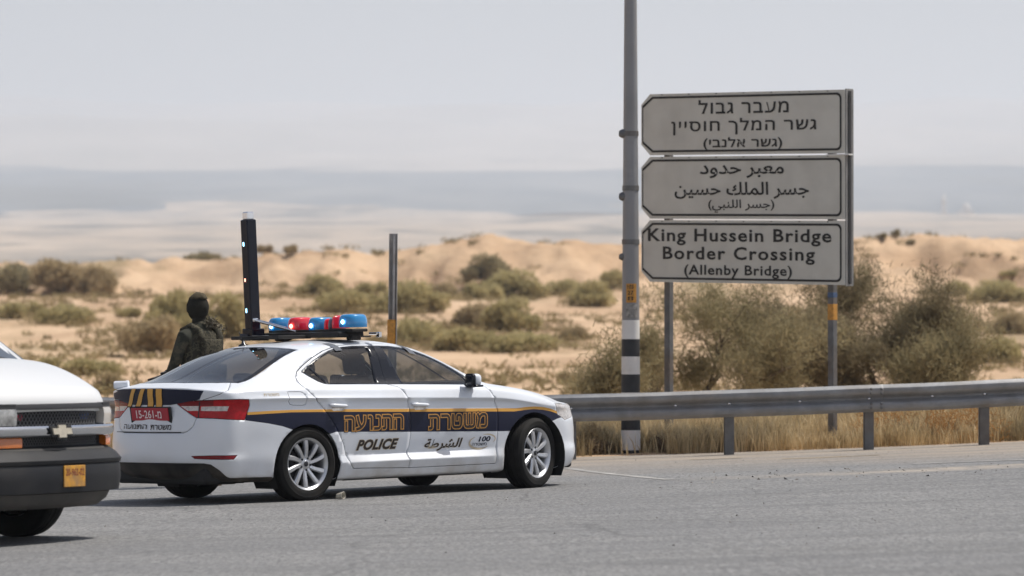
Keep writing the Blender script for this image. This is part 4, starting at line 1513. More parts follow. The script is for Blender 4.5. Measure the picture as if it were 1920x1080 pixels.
add_tube(bm, [(.04, -.20, .098), (.14, -.46, .025)], .010, 10)
add_box(bm, (-.02, -.05, .14), (.05, .05, .04), .01)
from_bm('gas_strut', bm, MC['chrome'], board, smooth=True, angle=40)
bm = bmesh.new()
add_tube(bm, [(-.06, -.02, -.02), (-.06, .10, -.02)], .035, 12)
add_tube(bm, [(-.10, -.10, -.03), (.05, -.16, -.03)], .025, 10)
from_bm('hinge', bm, MC['dark_metal'], board, smooth=True, angle=40)
bm = bmesh.new()
p0, _n = shell_point(Vector((.30, .36, 3)), Vector((0, 0, -1)))
add_lathe(bm, [(0, .05), (.012, .048), (.02, .02), (.045, .008), (.05, -.01)], 14, Matrix.Translation(p0))
add_tube(bm, [p0 + Vector((0, 0, .03)), p0 + Vector((-.05, 0, .13))], .004, 6)
from_bm('aerial', bm, MC['black'], car)
bm = bmesh.new()
add_box(bm, (1.10, -.60, 1.512), (.05, .12, .022), .005)
add_box(bm, (1.10, -.66, 1.50), (.03, .05, .05), .005)
from_bm('clamp', bm, MC['chrome'], car)
# silver clamp pads of the rack on the roof edge
for x in (.61, 1.52):
    for s in (-1, 1):
        vs, fs = [], []
        n = 6
        for k in range(n + 1):
            y = .655 - .16 * k / n
            for dx in (-.04, .04):
                p, nn = shell_point(Vector((x + dx - .03 * k / n, s * y, 3)), Vector((0, 0, -1)))
                vs.append(p + nn * .004)
        for k in range(n): fs.append((2 * k, 2 * k + 1, 2 * k + 3, 2 * k + 2))
        from_py('rack_pad', vs, fs, mat('rack_pad', (.11, .12, .14), rough=.7, spec=.2) if x < 1 and s < 0 else bpy.data.materials['rack_pad'], car, smooth=True)

# ------------------------------------------------------------------ roadside metalwork
M_galv = mat('galvanised_steel', (.25, .255, .262), rough=.55, metal=.3, var=.25, scale=5, bump=.15, bscale=30, dirt=(.20, .16, .12), dirt_amt=.45, dscale=2.2)
M_galv2 = mat('galvanised_post', (.15, .155, .16), rough=.55, metal=.3, var=.3, scale=7, dirt=(.16, .11, .07), dirt_amt=.5, dscale=3)
M_rust = mat('rusted_post', (.44, .44, .44), rough=.7, var=.25, scale=8, dirt=(.24, .16, .10), dirt_amt=.5, dscale=5)
M_sign = mat('sign_sheet', (.58, .57, .515), rough=.5, var=.07, scale=1.4, dirt=(.34, .32, .28), dirt_amt=.35, dscale=2.5)
M_signback = mat('sign_frame_metal', (.28, .28, .275), rough=.5, metal=.4, var=.2, scale=4)
M_black = mat('black_print', (.018, .018, .017), rough=.6, var=.3, scale=4)
M_orange_st = mat('orange_sticker', (.55, .26, .04), rough=.5, var=.35, scale=30)
M_white_band = mat('white_band_paint', (.76, .75, .73), rough=.6, var=.15, scale=6, dirt=(.30, .26, .21), dirt_amt=.4, dscale=6)
M_black_band = mat('black_band_paint', (.022, .024, .028), rough=.55, var=.3, scale=8)
M_pole = mat('grey_pole_paint', (.27, .275, .285), rough=.5, metal=.25, var=.12, scale=4, dirt=(.15, .12, .10), dirt_amt=.35, dscale=2)

# guard rail: a W-section beam on C posts along the verge
RAILPTS = [(-40, 92), (-22, 74), (-12, 63), (-8, 58.8), (-5.2, 55.2), (-3, 52.0), (-1, 49.7), (.6, 48.5), (2.6, 48.45), (4.3, 48.5), (6.3, 48.75), (9, 49.6), (13, 51.8), (22, 58)]
def cat(pts, sub):
    out = []
    n = len(pts)
    P = [Vector(p) for p in pts]
    for i in range(n - 1):
        p0 = P[max(0, i - 1)]; p1 = P[i]; p2 = P[i + 1]; p3 = P[min(n - 1, i + 2)]
        for k in range(sub):
            t = k / sub
            out.append(0.5 * ((2 * p1) + (-p0 + p2) * t + (2 * p0 - 5 * p1 + 4 * p2 - p3) * t * t + (-p0 + 3 * p1 - 3 * p2 + p3) * t ** 3))
    out.append(P[-1])
    return out
def vz(x, y): return desert_z(x, y) if y > 49.35 else road_z(x, y)
rail = empty('guard_rail', (2.6, 48.5, vz(2.6, 48.5)))
tag(rail, 'grey steel crash barrier with W beam running along the road edge', 'guard rail')
rail_inv = Matrix.Translation(-rail.location)
path = cat(RAILPTS, 8)
W_PROF = [(.0, .752), (-.012, .756), (-.030, .735), (-.078, .715), (-.083, .690), (-.083, .665), (-.074, .645), (-.022, .622), (-.004, .600), (-.004, .590), (-.022, .568), (-.074, .545), (-.083, .525), (-.083, .500), (-.078, .475), (-.030, .455), (-.012, .437), (.0, .441)]
def beam(p, q_, dz=0.0, out=0.0):
    seg = [c for c in path]
    idx = [i for i, c in enumerate(seg) if p <= c.x <= q_]
    pts = [Vector((p, 0))] + [seg[i] for i in idx] + [Vector((q_, 0))]
    def at(x):
        for a, b in zip(seg, seg[1:]):
            if a.x <= x <= b.x:
                t = (x - a.x) / (b.x - a.x); return a + (b - a) * t
        return seg[-1]
    pts[0] = at(p); pts[-1] = at(q_)
    pts = [pts[0]] + [c for c in pts[1:-1] if (c - pts[0]).length > .02 and (c - pts[-1]).length > .02] + [pts[-1]]
    vs, fs = [], []
    m = len(W_PROF)
    for i, c in enumerate(pts):
        t = (pts[min(i + 1, len(pts) - 1)] - pts[max(i - 1, 0)]).normalized()
        nrm = Vector((t.y, -t.x))      # toward the road
        g = vz(c.x, c.y + .2)
        for d, z in W_PROF:
            w_ = .010 * noise.noise(Vector((c.x * .9, 0, 3))) + .006 * noise.noise(Vector((c.x * 3.1, z * 6, 5)))
            vs.append(Vector((c.x + nrm.x * (-d + out) , c.y + nrm.y * (-d + out) + w_, g + z + dz + .010 * noise.noise(Vector((c.x * .7, 7, 3))))) - rail.location)
    for i in range(len(pts) - 1):
        for j in range(m - 1):
            a = i * m + j
            fs.append((a, a + 1, a + m + 1, a + m))
    o = from_py('beam', vs, fs, M_galv, rail, smooth=True, angle=50)
    md = o.modifiers.new('thickness', 'SOLIDIFY'); md.thickness = .005; md.offset = -1
    return at
cuts = [-39.5, -30, -22, -16, -12, -8, -4, -.1, 4.16, 8.3, 12.4, 16.6, 21.5]
for a, b in zip(cuts, cuts[1:]):
    at = beam(a, b + .16, out=(.006 if cuts.index(a) % 2 else 0))
post_x = [-37, -33, -29, -25.5, -22, -19, -16, -13.5, -11, -9, -7, -5.2, -3.4, -1.5, .69, 2.53, 4.16, 5.52, 7.3, 9.2, 11.2, 13.2, 15.2, 17.3, 19.4, 21.2]
for x in post_x:
    c = at(x); g = vz(x, c.y)
    bm = bmesh.new()
    bz = Vector((x, c.y + .075, g)) - rail.location
    add_box(bm, bz + Vector((-.055, 0, .30)), (.006, .12, .88))
    add_box(bm, bz + Vector((0, -.057, .30)), (.116, .006, .88))
    add_box(bm, bz + Vector((0, .057, .30)), (.116, .006, .88))
    add_box(bm, bz + Vector((0, -.072, .60)), (.07, .018, .20))
    from_bm('post', bm, M_galv2, rail)
for x in [-7, -3.4, .69, 2.53, 3.35, 4.16, 4.9, 5.52, 7.3, 1.9]:
    c = at(x); g = vz(x, c.y)
    bm = bmesh.new()
    p = Vector((x, c.y - .012, g + .595)) - rail.location
    add_lathe(bm, [(0, .012), (.014, .011), (.018, .0)], 10, Matrix.Translation(p) @ Matrix.Rotation(R(90), 4, 'X'))
    from_bm('bolt', bm, bpy.data.materials['chrome'], rail)

for x in (-.02, 4.24):
    c = at(x); g = vz(x, c.y)
    for dx in (-.06, .06):
        for z in (.705, .655, .535, .485):
            bm = bmesh.new()
            p = Vector((x + dx, c.y - .090, g + z)) - rail.location
            add_lathe(bm, [(0, .010), (.013, .009), (.016, .0)], 8, Matrix.Translation(p) @ Matrix.Rotation(R(90), 4, 'X'))
            from_bm('splice_bolt', bm, M_galv2, rail)

# striped lighting column
PX, PY = 1.435, 50.3
pg = vz(PX, PY)
pole = empty('lamp_column', (PX, PY, pg - .065))
tag(pole, 'tall grey steel column with black and white painted bands round its foot', 'pole')
def col_r(z): return .116 - .0075 * max(0, z - .3) if z < 12 else .04
def col_seg(name, z0, z1, m_, grow=0.0, n=2):
    bm = bmesh.new()
    zs = [z0 + (z1 - z0) * k / n for k in range(n + 1)]
    add_lathe(bm, [(col_r(z) + grow, z) for z in zs], 28)
    return from_bm(name, bm, m_, pole, smooth=True)
col_seg('shaft', 1.675, 9.4, M_pole, n=8)
bm = bmesh.new()
add_lathe(bm, [(0, -.3), (col_r(0), -.3), (col_r(0), .105)], 28)
from_bm('foot', bm, M_black_band, pole, smooth=True)
zb = [.105, .345, .54, .80, 1.02, 1.235, 1.445, 1.675]
for k in range(7):
    col_seg('painted_band', zb[k], zb[k + 1], M_white_band if k % 2 == 0 else M_black_band, grow=.0015)
bm = bmesh.new()
add_lathe(bm, [(.13, 0), (.13, .02), (.115, .02)], 24, Matrix.Translation((0, 0, .02)))
from_bm('base_flange', bm, M_rust, pole)
def wrap_patch(name, z0, z1, a0, a1, m_, off=.004, parent=pole):
    vs, fs = [], []
    n = 10
    for k in range(n + 1):
        a = R(a0 + (a1 - a0) * k / n)
        for z in (z0, z1):
            r = col_r(z) + off
            vs.append((r * math.cos(a), r * math.sin(a), z))
    for k in range(n): fs.append((2 * k, 2 * k + 2, 2 * k + 3, 2 * k + 1))
    return from_py(name, vs, fs, m_, parent, smooth=True)
wrap_patch('orange_label', 1.885, 2.115, -122, -52, M_orange_st)
wrap_patch('grey_label', 1.705, 1.865, -122, -46, mat('faded_label', (.30, .29, .27), rough=.6, var=.6, scale=22))
def wrap_text(s, z0, z1, a0, a1, m_, off, **kw):
    uv, fs = fit_text(s, a0, z0, a1, z1, **kw)
    vs = [((col_r(v) + off) * math.cos(R(u)), (col_r(v) + off) * math.sin(R(u)), v) for u, v in uv]
    return from_py('lettering', vs, fs, m_, pole)
for i, sct in enumerate(('103', '27', '8')):
    wrap_text(sct, 2.05 - i * .07, 2.10 - i * .07, -112, -74, M_black, .006, bold=.02)
for z in (2.62, 3.27, 3.93):
    bm = bmesh.new()
    add_lathe(bm, [(col_r(z) + .002, z - .03), (col_r(z) + .008, z - .03), (col_r(z) + .008, z + .03), (col_r(z) + .002, z + .03)], 24)
    from_bm('clamp_band', bm, M_galv2, pole, smooth=True, angle=40)
for z, sz in ((3.93, .055), (3.17, .055), (2.44, .045)):
    bm = bmesh.new()
    add_lathe(bm, [(0, .07), (.6 * sz, .066), (sz, .03), (sz, -.02)], 14, Matrix.Translation((-.075, -.01, z)) @ Matrix.Rotation(R(-90), 4, 'Y'))
    from_bm('clamp_bolt', bm, M_galv2, pole, smooth=True, angle=40)

# short U post left of the column
SX, SY = -1.47, 50.0
sp = empty('marker_post', (SX, SY, vz(SX, SY)))
tag(sp, 'short grey U-section metal post with orange band standing behind the police car', 'post')
bm = bmesh.new()
Hs = 1.5 + (630 - 438) * 50.0 / 7800 - vz(SX, SY)
lean = .06
def lbox(c, s):
    add_box(bm, c, s, 0, Matrix.Rotation(R(-.9), 3, 'Y'))
for (dx, dy, w, d) in ((-.048, 0, .007, .07), (.048, 0, .007, .07), (0, .033, .10, .007), (.012, -.012, .028, .03)):
    add_box(bm, (dx + .03, dy, Hs / 2 - .2), (w, d, Hs + .4), 0, Matrix.Rotation(R(.55), 3, 'Y'))
from_bm('post_section', bm, M_rust, sp)
bm = bmesh.new()
add_box(bm, (.02, -.003, 1.53), (.098, .078, .32), .004, Matrix.Rotation(R(.55), 3, 'Y'))
from_bm('orange_band', bm, M_orange_st, sp)

# ---- the road sign
SGN_L = Vector(((1203 - 960) / 7800 * 52.0, 52.0)); SGN_R = Vector(((1587 - 960) / 7800 * 50.0, 50.0))
SW = (SGN_R - SGN_L).length
sd = (SGN_R - SGN_L).normalized()
sg0 = vz(3.0, 51)
sign = empty('border_crossing_sign', ((SGN_L.x + SGN_R.x) / 2, (SGN_L.y + SGN_R.y) / 2, sg0))
tag(sign, 'large grey three-panel road sign in Hebrew, Arabic and English on two posts', 'road sign')
yaw = math.atan2(sd.y, sd.x)
sign.rotation_euler = (0, 0, yaw)
# local: x along the face to the right, -y toward the road, z up
W2 = SW / 2
def zc(x, zl, zr): return zl + (zr - zl) * (x + W2) / SW
TILT = [(4.520, 4.463), (2.180, 2.112)]
def sz(x, f):        # f: 0 bottom .. 1 top of the stack
    t = (x + W2) / SW
    top = 4.520 + (4.463 - 4.520) * t; bot = 2.180 + (2.112 - 2.180) * t
    return bot + (top - bot) * f - sg0
FR = [(.6745, 1.0), (.3365, .6655), (.0, .3285)]
panels = []
def warp(pts): return [(x, sz(x, f)) for x, f in pts]
PH = 2.345
for (f0, f1) in FR:
    ch = .105
    e = lambda m: m / PH
    outl = [(-W2 + ch * 1.5, f0), (W2, f0), (W2, f1), (-W2 + ch * 1.5, f1), (-W2 + .02, f1 - e(ch * 1.25)), (-W2 + .02, f0 + e(ch * 1.25))]
    bm = bmesh.new()
    pts = warp(outl)
    add_prism(bm, pts, (0, 0, 0), (1, 0, 0), (0, 0, 1), .03)
    p = from_bm('panel', bm, M_sign, sign)
    panels.append(p)
    # black border line
    m0 = .034
    def ring(ins):
        r = .085 - ins * .5
        x0, x1 = -W2 + .02 + ins * .5, W2 - .012 - ins
        o_ = [(x0 + (ch * 1.5), f0 + e(ins))]
        for k in range(7):
            a = R(-90 + 90 * k / 6); o_.append((x1 - r + r * math.cos(a), f0 + e(ins + r + r * math.sin(a))))
        for k in range(7):
            a = R(90 * k / 6); o_.append((x1 - r + r * math.cos(a), f1 - e(ins + r - r * math.sin(a))))
        o_ += [(x0 + (ch * 1.5), f1 - e(ins)), (x0 + .0, f1 - e(ins + ch * 1.1)), (x0 + .0, f0 + e(ins + ch * 1.1))]
        return warp(o_)
    A, B = ring(m0), ring(m0 + .026)
    vs = [Vector((x, -.034, z)) for x, z in A] + [Vector((x, -.034, z)) for x, z in B]
    n = len(A)
    fs = [(i, (i + 1) % n, n + (i + 1) % n, n + i) for i in range(n)]
    from_py('border_line', vs, fs, M_black, p)
    # rivets along the joints
    for k in range(7):
        x = -W2 + .35 + k * (SW - .6) / 6
        bm = bmesh.new()
        add_box(bm, (x, -.034, sz(x, f1 - e(.012))), (.012, .008, .012))
        from_bm('rivet', bm, M_black, p)
# lettering boxes from the photograph: px from left edge fraction, f heights
def sign_text(pn, s, x0, x1, f0, f1, bold=.012, space=1.0):
    a, b = -W2 + x0 * SW, -W2 + x1 * SW
    uv, fs = fit_text(s, a, 0, b, 1, bold=bold, space=space)
    for g in split_glyphs(uv, fs):
        ii = sorted(set(i for f in g for i in f)); mp = {a: k for k, a in enumerate(ii)}
        vs = [Vector((uv[i][0], -.0345, sz(uv[i][0], f0 + (f1 - f0) * uv[i][1]))) for i in ii]
        from_py('letter', vs, [tuple(mp[i] for i in f) for f in g], M_black, pn)
def fr(px):
    """fraction along the face whose bearing is the measured one"""
    t = (px - 960) / 7800
    k = (t * SGN_L.y - SGN_L.x) / (sd.x - t * sd.y)
    return k / SW
def ff(y): return (531 - y) / (531 - 172.5)
sign_text(panels[0], '\u05DE\u05E2\u05D1\u05E8 \u05D2\u05D1\u05D5\u05DC', fr(1313), fr(1482), ff(213), ff(186), bold=.016, space=1.15)
sign_text(panels[0], '\u05D2\u05E9\u05E8 \u05D4\u05DE\u05DC\u05DA \u05D7\u05D5\u05E1\u05D9\u05D9\u05DF', fr(1262), fr(1534), ff(252), ff(221), bold=.016, space=1.15)
sign_text(panels[0], '(\u05D2\u05E9\u05E8 \u05D0\u05DC\u05E0\u05D1\u05D9)', fr(1322), fr(1470), ff(281), ff(257), bold=.022, space=1.1)
sign_text(panels[1], '\u0645\u0639\u0628\u0631 \u062D\u062F\u0648\u062F', fr(1315), fr(1473), ff(334), ff(309), bold=.018)
sign_text(panels[1], '\u062C\u0633\u0631 \u0627\u0644\u0645\u0644\u0643 \u062D\u0633\u064A\u0646', fr(1268), fr(1520), ff(373), ff(341), bold=.018)
sign_text(panels[1], '(\u062C\u0633\u0631 \u0627\u0644\u0644\u0646\u0628\u064A)', fr(1331), fr(1455), ff(399), ff(374), bold=.012)
sign_text(panels[2], 'King Hussein Bridge', fr(1218), fr(1562), ff(461), ff(429), bold=.022, space=1.12)
sign_text(panels[2], 'Border Crossing', fr(1246), fr(1531), ff(495), ff(463), bold=.022, space=1.15)
sign_text(panels[2], '(Allenby Bridge)', fr(1286), fr(1488), ff(522), ff(497), bold=.022, space=1.1)
# channel frame behind the sheets, deep right-hand edge
bm = bmesh.new()
for x, w in ((W2 - .006, .012),):
    add_box(bm, (x + .012, .055, (sz(W2, 1) + sz(W2, 0)) / 2), (w, .15, PH + .03))
add_box(bm, (W2 - .03, .125, (sz(W2, 1) + sz(W2, 0)) / 2), (.09, .012, PH))
for f in (.03, .30, .365, .635, .70, .97):
    add_box(bm, (0.0, .05, (sz(0, f))), (SW - .25, .035, .05), 0, Matrix.Rotation(R(1.15), 3, 'Y'))
from_bm('frame', bm, M_signback, sign)
bm = bmesh.new()
add_box(bm, (W2 + .022, .05, (sz(W2, 1) + sz(W2, 0)) / 2), (.008, .05, PH - .02))
from_bm('edge_slot', bm, M_black_band, sign)
bm = bmesh.new()
add_box(bm, (W2 - .10, -.004, sz(W2, .6675)), (.34, .09, .016))
from_bm('joint_strip', bm, M_white_band, sign)
# posts: world bearings 1254 and 1561
def post_local(px):
    # x along the sign where the bearing crosses its back
    best = None
    for k in range(400):
        x = -W2 + SW * k / 399
        w = Vector((sign.location.x, sign.location.y)) + sd * x + Vector((-sd.y, sd.x)) * .13
        e = abs(w.x / w.y * 7800 + 960 - px)
        if best is None or e < best[0]: best = (e, x)
    return best[1]
for i, px in enumerate((1254, 1561)):
    x = post_local(px)
    bm = bmesh.new()
    add_box(bm, (x, .13, sz(x, .0) / 2 + .95), (.085, .085, sz(x, 0) + 2.3), .008)
    from_bm('post', bm, M_galv2, sign)
    for f in (.1, .45, .8):
        bm = bmesh.new()
        add_box(bm, (x, .095, sz(x, f)), (.13, .02, .05), .004)
        add_box(bm, (x, .085, sz(x, f)), (.10, .03, .03), .004)
        from_bm('bracket', bm, M_galv2, sign)
x = post_local(1561)
bm = bmesh.new()
add_box(bm, (x, .13, 1.5 + (630 - 585) * 50.2 / 7800 - sg0), (.089, .089, .20), .008)
from_bm('orange_band', bm, M_orange_st, sign)
wm = (1.5 + (630 - 553) * 50.2 / 7800) - sg0
bm = bmesh.new()
add_box(bm, (x, .13, wm), (.088, .088, .07), .008)
from_bm('blue_band', bm, mat('blue_sticker', (.06, .11, .22), rough=.5, var=.4, scale=25), sign)

# ------------------------------------------------------------------ white van, nose in view at the left edge
VAN_DIR = R(-30)
vanc = Vector((-3.375, 30.75))
MV = dict(
    white=mat('van_white_paint', (.70, .705, .70), rough=.3, coat=.6, coatr=.08, dirt=(.58, .54, .48), dirt_amt=.18, dscale=1.3),
    bumper=mat('bumper_plastic', (.011, .012, .015), rough=.6, spec=.3, var=.25, scale=4, dirt=(.05, .046, .042), dirt_amt=.5, dscale=2.5, bump=.1, bscale=40),
    valance=mat('valance_plastic', (.055, .053, .050), rough=.75, var=.2, scale=5, dirt=(.13, .11, .09), dirt_amt=.4),
    chrome=mat('van_chrome', (.62, .64, .67), rough=.16, metal=1.0),
    badge=mat('badge_metal', (.66, .60, .48), rough=.45, metal=.2, var=.15, scale=25),
    bar=mat('grille_bar', (.085, .085, .088), rough=.45),
    mesh=mat('grille_plastic', (.030, .030, .032), rough=.5, spec=.3),
    dark=mat('grille_void', (.008, .008, .009), rough=.9),
    lamp=mat('van_headlamp', (.34, .34, .33), rough=.08, coat=1.0, var=.6, scale=14),
    lampedge=mat('van_lamp_side', (.50, .47, .43), rough=.2, coat=.8),
    amber=mat('amber_lens', (.50, .13, .012), rough=.2, coat=.7, var=.2, scale=18),
    plate=mat('yellow_number_plate', (.62, .30, .03), rough=.45, var=.3, scale=18, dirt=(.25, .16, .10), dirt_amt=.7, dscale=14),
    platetxt=mat('plate_digits', (.22, .05, .02), rough=.6),
)
van = empty('white_van', (vanc.x, vanc.y, road_z(vanc.x, vanc.y) - .01), (0, 0, VAN_DIR))
tag(van, 'white van with black mesh grille and dark bumper cut off at the left edge', 'van')
# local: x forward (0 at the nose), y left, z up
HW = 1.0
def nose_x(y, bow=.13, corner=.22, w=HW):
    a = abs(y) / w
    return -bow * a * a - corner * max(0, (a - .72) / .28) ** 2.4
def sweep(name, prof, y0, y1, m_, parent=van, n=40, ret=0.0, closed=True, shift=0.0, smooth=True, angle=35, w=HW, bow=.13, corner=.22):
    """profile (x, z) drawn out along the curved nose; ret carries it back along the flank"""
    ys = [y0 + (y1 - y0) * k / n for k in range(n + 1)]
    vs, fs = [], []
    m = len(prof)
    stations = []
    for y in ys:
        dxy = (nose_x(y + .004, bow, corner, w) - nose_x(y - .004, bow, corner, w)) / .008
        nn = Vector((1, -dxy)).normalized()
        stations.append((Vector((nose_x(y, bow, corner, w) + shift, y)), nn))
    if ret > 0:
        for s in (-1, 1):
            if (s < 0 and y0 <= -w + .02) or (s > 0 and y1 >= w - .02):
                e = stations[0] if s < 0 else stations[-1]
                extra = []
                for k in range(1, 6):
                    extra.append((Vector((e[0].x - ret * k / 5, e[0].y + s * .02 * min(1, k / 2))), Vector((0, s)) if k > 1 else Vector((.5, s)).normalized()))
                stations = (extra[::-1] + stations) if s < 0 else (stations + extra)
    for c, nn in stations:
        for px_, z in prof:
            vs.append((c.x + nn.x * px_, c.y + nn.y * px_, z))
    for i in range(len(stations) - 1):
        for j in range(m if closed else m - 1):
            a, b_ = i * m + j, i * m + (j + 1) % m
            fs.append((a, b_, b_ + m, a + m))
    if closed:
        fs.append(tuple(range(m))[::-1]); fs.append(tuple(range(len(vs) - m, len(vs))))
    o = from_py(name, vs, fs, m_, parent, smooth=smooth, angle=angle)
    return o
# bumper with its stepped top and chamfered foot
sweep('bumper', [(-.20, .735), (-.035, .735), (.06, .675), (.105, .625), (.10, .600), (.088, .590), (.095, .578), (.10, .48), (.085, .385), (-.15, .365)], -1.0, 1.0, MV['bumper'], ret=.55, n=48, corner=.30)
sweep('valance', [(-.10, .385), (.045, .378), (.02, .325), (-.05, .272), (-.12, .26)], -.93, .93, MV['valance'], n=40, ret=.3, w=.94, corner=.36)
# bonnet: a crowned sheet falling to a rolled front edge
vs, fs = [], []
NU, NV = 36, 22
for i in range(NU + 1):
    v = -1 + 2 * i / NU
    for j in range(NV + 1):
        t = j / NV
        y = v * .975
        ax = abs(v)
        back = -.82 - .10 * (1 - ax * ax)
        front = nose_x(y, .14, .26) - .01
        x = back + (front - back) * t
        base = 1.075 + .265 * (1 - t ** 1.9)
        z = base + .045 * (1 - ax ** 2.2) * (1 - .3 * t)
        z -= .115 * max(0, (t - .90) / .10) ** 2
        z -= .13 * max(0, (ax - .74) / .26) ** 2.3
        vs.append((x, y, z))
for i in range(NU):
    for j in range(NV):
        a = i * (NV + 1) + j
        fs.append((a, a + 1, a + NV + 2, a + NV + 1))
bon = from_py('bonnet', vs, fs, MV['white'], van, smooth=True)
md = bon.modifiers.new('t', 'SOLIDIFY'); md.thickness = .02; md.offset = -1
# flanks, cab and cargo body behind the bonnet
sect = [(.985, .42), (1.0, .60), (1.003, .85), (.99, 1.10), (.965, 1.30), (.90, 1.62), (.84, 1.95), (.74, 2.04), (.4, 2.09), (0, 2.10)]
def van_section(k_front):
    return sect
vs, fs = [], []
stx = [-.86, -1.2, -1.7, -2.1, -3.0, -4.0, -5.0, -5.55, -5.62]
full = [(-y, z) for y, z in sect] + [(y, z) for y, z in sect[::-1][1:]]
for x in stx:
    t = max(0, min(1, (-.86 - x) / 1.0))
    for y, z in full:
        if z > 1.28:
            top = 1.30 + (z - 1.30) * (.02 + .98 * min(1, t * 1.02))
            vs.append((x - (0 if t >= 1 else 0), y, top))
        else: vs.append((x, y, z))
m = len(full)
for i in range(len(stx) - 1):
    for j in range(m - 1):
        a = i * m + j
        fs.append((a, a + 1, a + m + 1, a + m))
fs.append(tuple(range((len(stx) - 1) * m, len(stx) * m)))
from_py('body', vs, fs, MV['white'], van, smooth=True, angle=40)
# windscreen: raked sheet ahead of the cab
bm = bmesh.new()
ws = []
for i in range(13):
    v = -1 + 2 * i / 12
    for j in range(8):
        t = j / 7
        ws.append(((-.74 - .12 * v * v) - 1.02 * t - .03 * math.sin(t * 3.1), v * (.955 - .13 * t), 1.275 + .05 * (1 - v * v) + .74 * t))
wf = [(i * 8 + j, i * 8 + j + 1, (i + 1) * 8 + j + 1, (i + 1) * 8 + j) for i in range(12) for j in range(7)]
from_py('windscreen', ws, wf, MC['rglass'], van, smooth=True)
bm = bmesh.new()
add_tube(bm, [(-.80, .80, 1.27), (-.78, .74, 1.325)], .012, 8)
add_tube(bm, [(-.78, .76, 1.325), (-.86, .10, 1.42)], .008, 6)
add_tube(bm, [(-.76, .05, 1.34), (-.90, -.62, 1.42)], .008, 6)
from_bm('wiper', bm, MV['dark'], van)
bm = bmesh.new()
add_box(bm, (-.80, 0, 1.285), (.14, 1.5, .05), .01)
from_bm('cowl', bm, MV['mesh'], van)
# front wing faces beside the bonnet, with open wheel arches
for s in (-1, 1):
    pts = []
    cx, cz, r = -.95, .375, .44
    outl = [(-.30, .42), (-.24, .70), (-.25, 1.02), (-.40, 1.10), (-1.12, 1.22), (-1.42, 1.26), (-1.42, .42)]
    arch = [(cx + r * math.cos(R(a)), cz + r * math.sin(R(a))) for a in range(174, 5, -8)]
    o_ = outl + arch
    uv, ff_ = grid_poly(o_, .08, .08)
    vs = [(u, s * (.995 - .05 * max(0, (u + .5) / .3) ** 1.5 if u > -.5 else .995) , v) for u, v in uv]
    o2 = from_py('wing', vs, ff_, MV['white'], van, smooth=True)
    md = o2.modifiers.new('t', 'SOLIDIFY'); md.thickness = .03; md.offset = 0
# front panel around the grille
sweep('grille_surround', [(-.12, 1.040), (.0, 1.040), (.012, 1.020), (.012, 1.000), (-.12, .99)], -.80, .80, MV['mesh'], n=40)
sweep('grille_back', [(-.09, 1.03), (-.055, 1.03), (-.055, .68), (-.09, .68)], -.80, .80, MV['dark'], n=40)
sweep('chrome_bar', [(-.06, .878), (.030, .878), (.042, .865), (.044, .838), (.036, .812), (.022, .800), (-.06, .800)], -.84, .84, MV['chrome'], n=48)
sweep('lower_lip', [(-.06, .712), (.02, .712), (.026, .698), (-.06, .694)], -.66, .66, MV['chrome'] if False else MV['valance'], n=40)
# mesh of the upper and lower grille: crossing diagonal bars
def grille_mesh(y0, y1, z0, z1, pitch, th):
    bm = bmesh.new()
    def pt(y, z, off): return Vector((nose_x(y) + off, y, z))
    hgt = z1 - z0
    for sgn in (1, -1):
        y = y0 - hgt
        while y < y1 + hgt:
            a = Vector((y, z0)); b_ = Vector((y + sgn * hgt * .8, z1))
            n = 4
            pts = []
            for k in range(n + 1):
                p = a + (b_ - a) * k / n
                if y0 <= p.x <= y1: pts.append(pt(p.x, p.y, -.030 + (.004 if sgn > 0 else 0)))
            if len(pts) > 1: add_tube(bm, pts, th, 4, caps=False)
            y += pitch
    return from_bm('grille_mesh', bm, MV['bar'], van)
gm = grille_mesh(-.47, .62, .880, 1.000, .040, .0050)
gm['kind'] = 'stuff'
gm2 = grille_mesh(-.38, .62, .712, .800, .030, .0042)
gm2['kind'] = 'stuff'
for s, z0, z1, m_ in ((-1, .885, 1.02, 'lamp'), (1, .885, 1.02, 'lamp')):
    a, b_ = (-.985, -.46) if s < 0 else (.66, .985)
    sweep('headlight', [(-.10, z1), (.004, z1), (.020, z1 - .03), (.024, (z0 + z1) / 2), (.018, z0), (-.10, z0)], a, b_, MV['lamp'] if s < 0 else MV['lampedge'], n=12, ret=.16)
    sweep('lamp_bezel', [(-.05, z1 + .022), (.012, z1 + .022), (.012, z1 + .001), (-.05, z1 + .001)], a, b_, MV['mesh'], n=12, ret=.1)
    a, b_ = (-.985, -.40) if s < 0 else (.70, .985)
    sweep('turn_signal', [(-.10, .795), (.008, .795), (.018, .78), (.018, .722), (-.10, .718)], a, b_, MV['amber'], n=12, ret=.10)
sweep('front_panel', [(-.16, 1.02), (-.11, 1.02), (-.11, .72), (-.16, .72)], -.98, .98, MV['white'], n=24)
# badge: a broad cross with slanted ends
KB = 1.14
cr = [(u * 1.06, v * .74) for u, v in [(-.100, -.030), (-.040, -.030), (-.034, -.062), (.050, -.062), (.046, -.030), (.115, -.030), (.100, .030), (.040, .030), (.034, .062), (-.050, .062), (-.046, .030), (-.115, .030)]]
bm = bmesh.new()
add_prism(bm, offset_poly(cr, -.018), (.046, 0, .838), (0, 1, 0), (0, 0, 1), .012)
bdg = from_bm('badge', bm, MV['mesh'], van)
bm = bmesh.new()
add_prism(bm, cr, (.058, 0, .838), (0, 1, 0), (0, 0, 1), .012)
from_bm('badge_face', bm, MV['badge'], bdg)
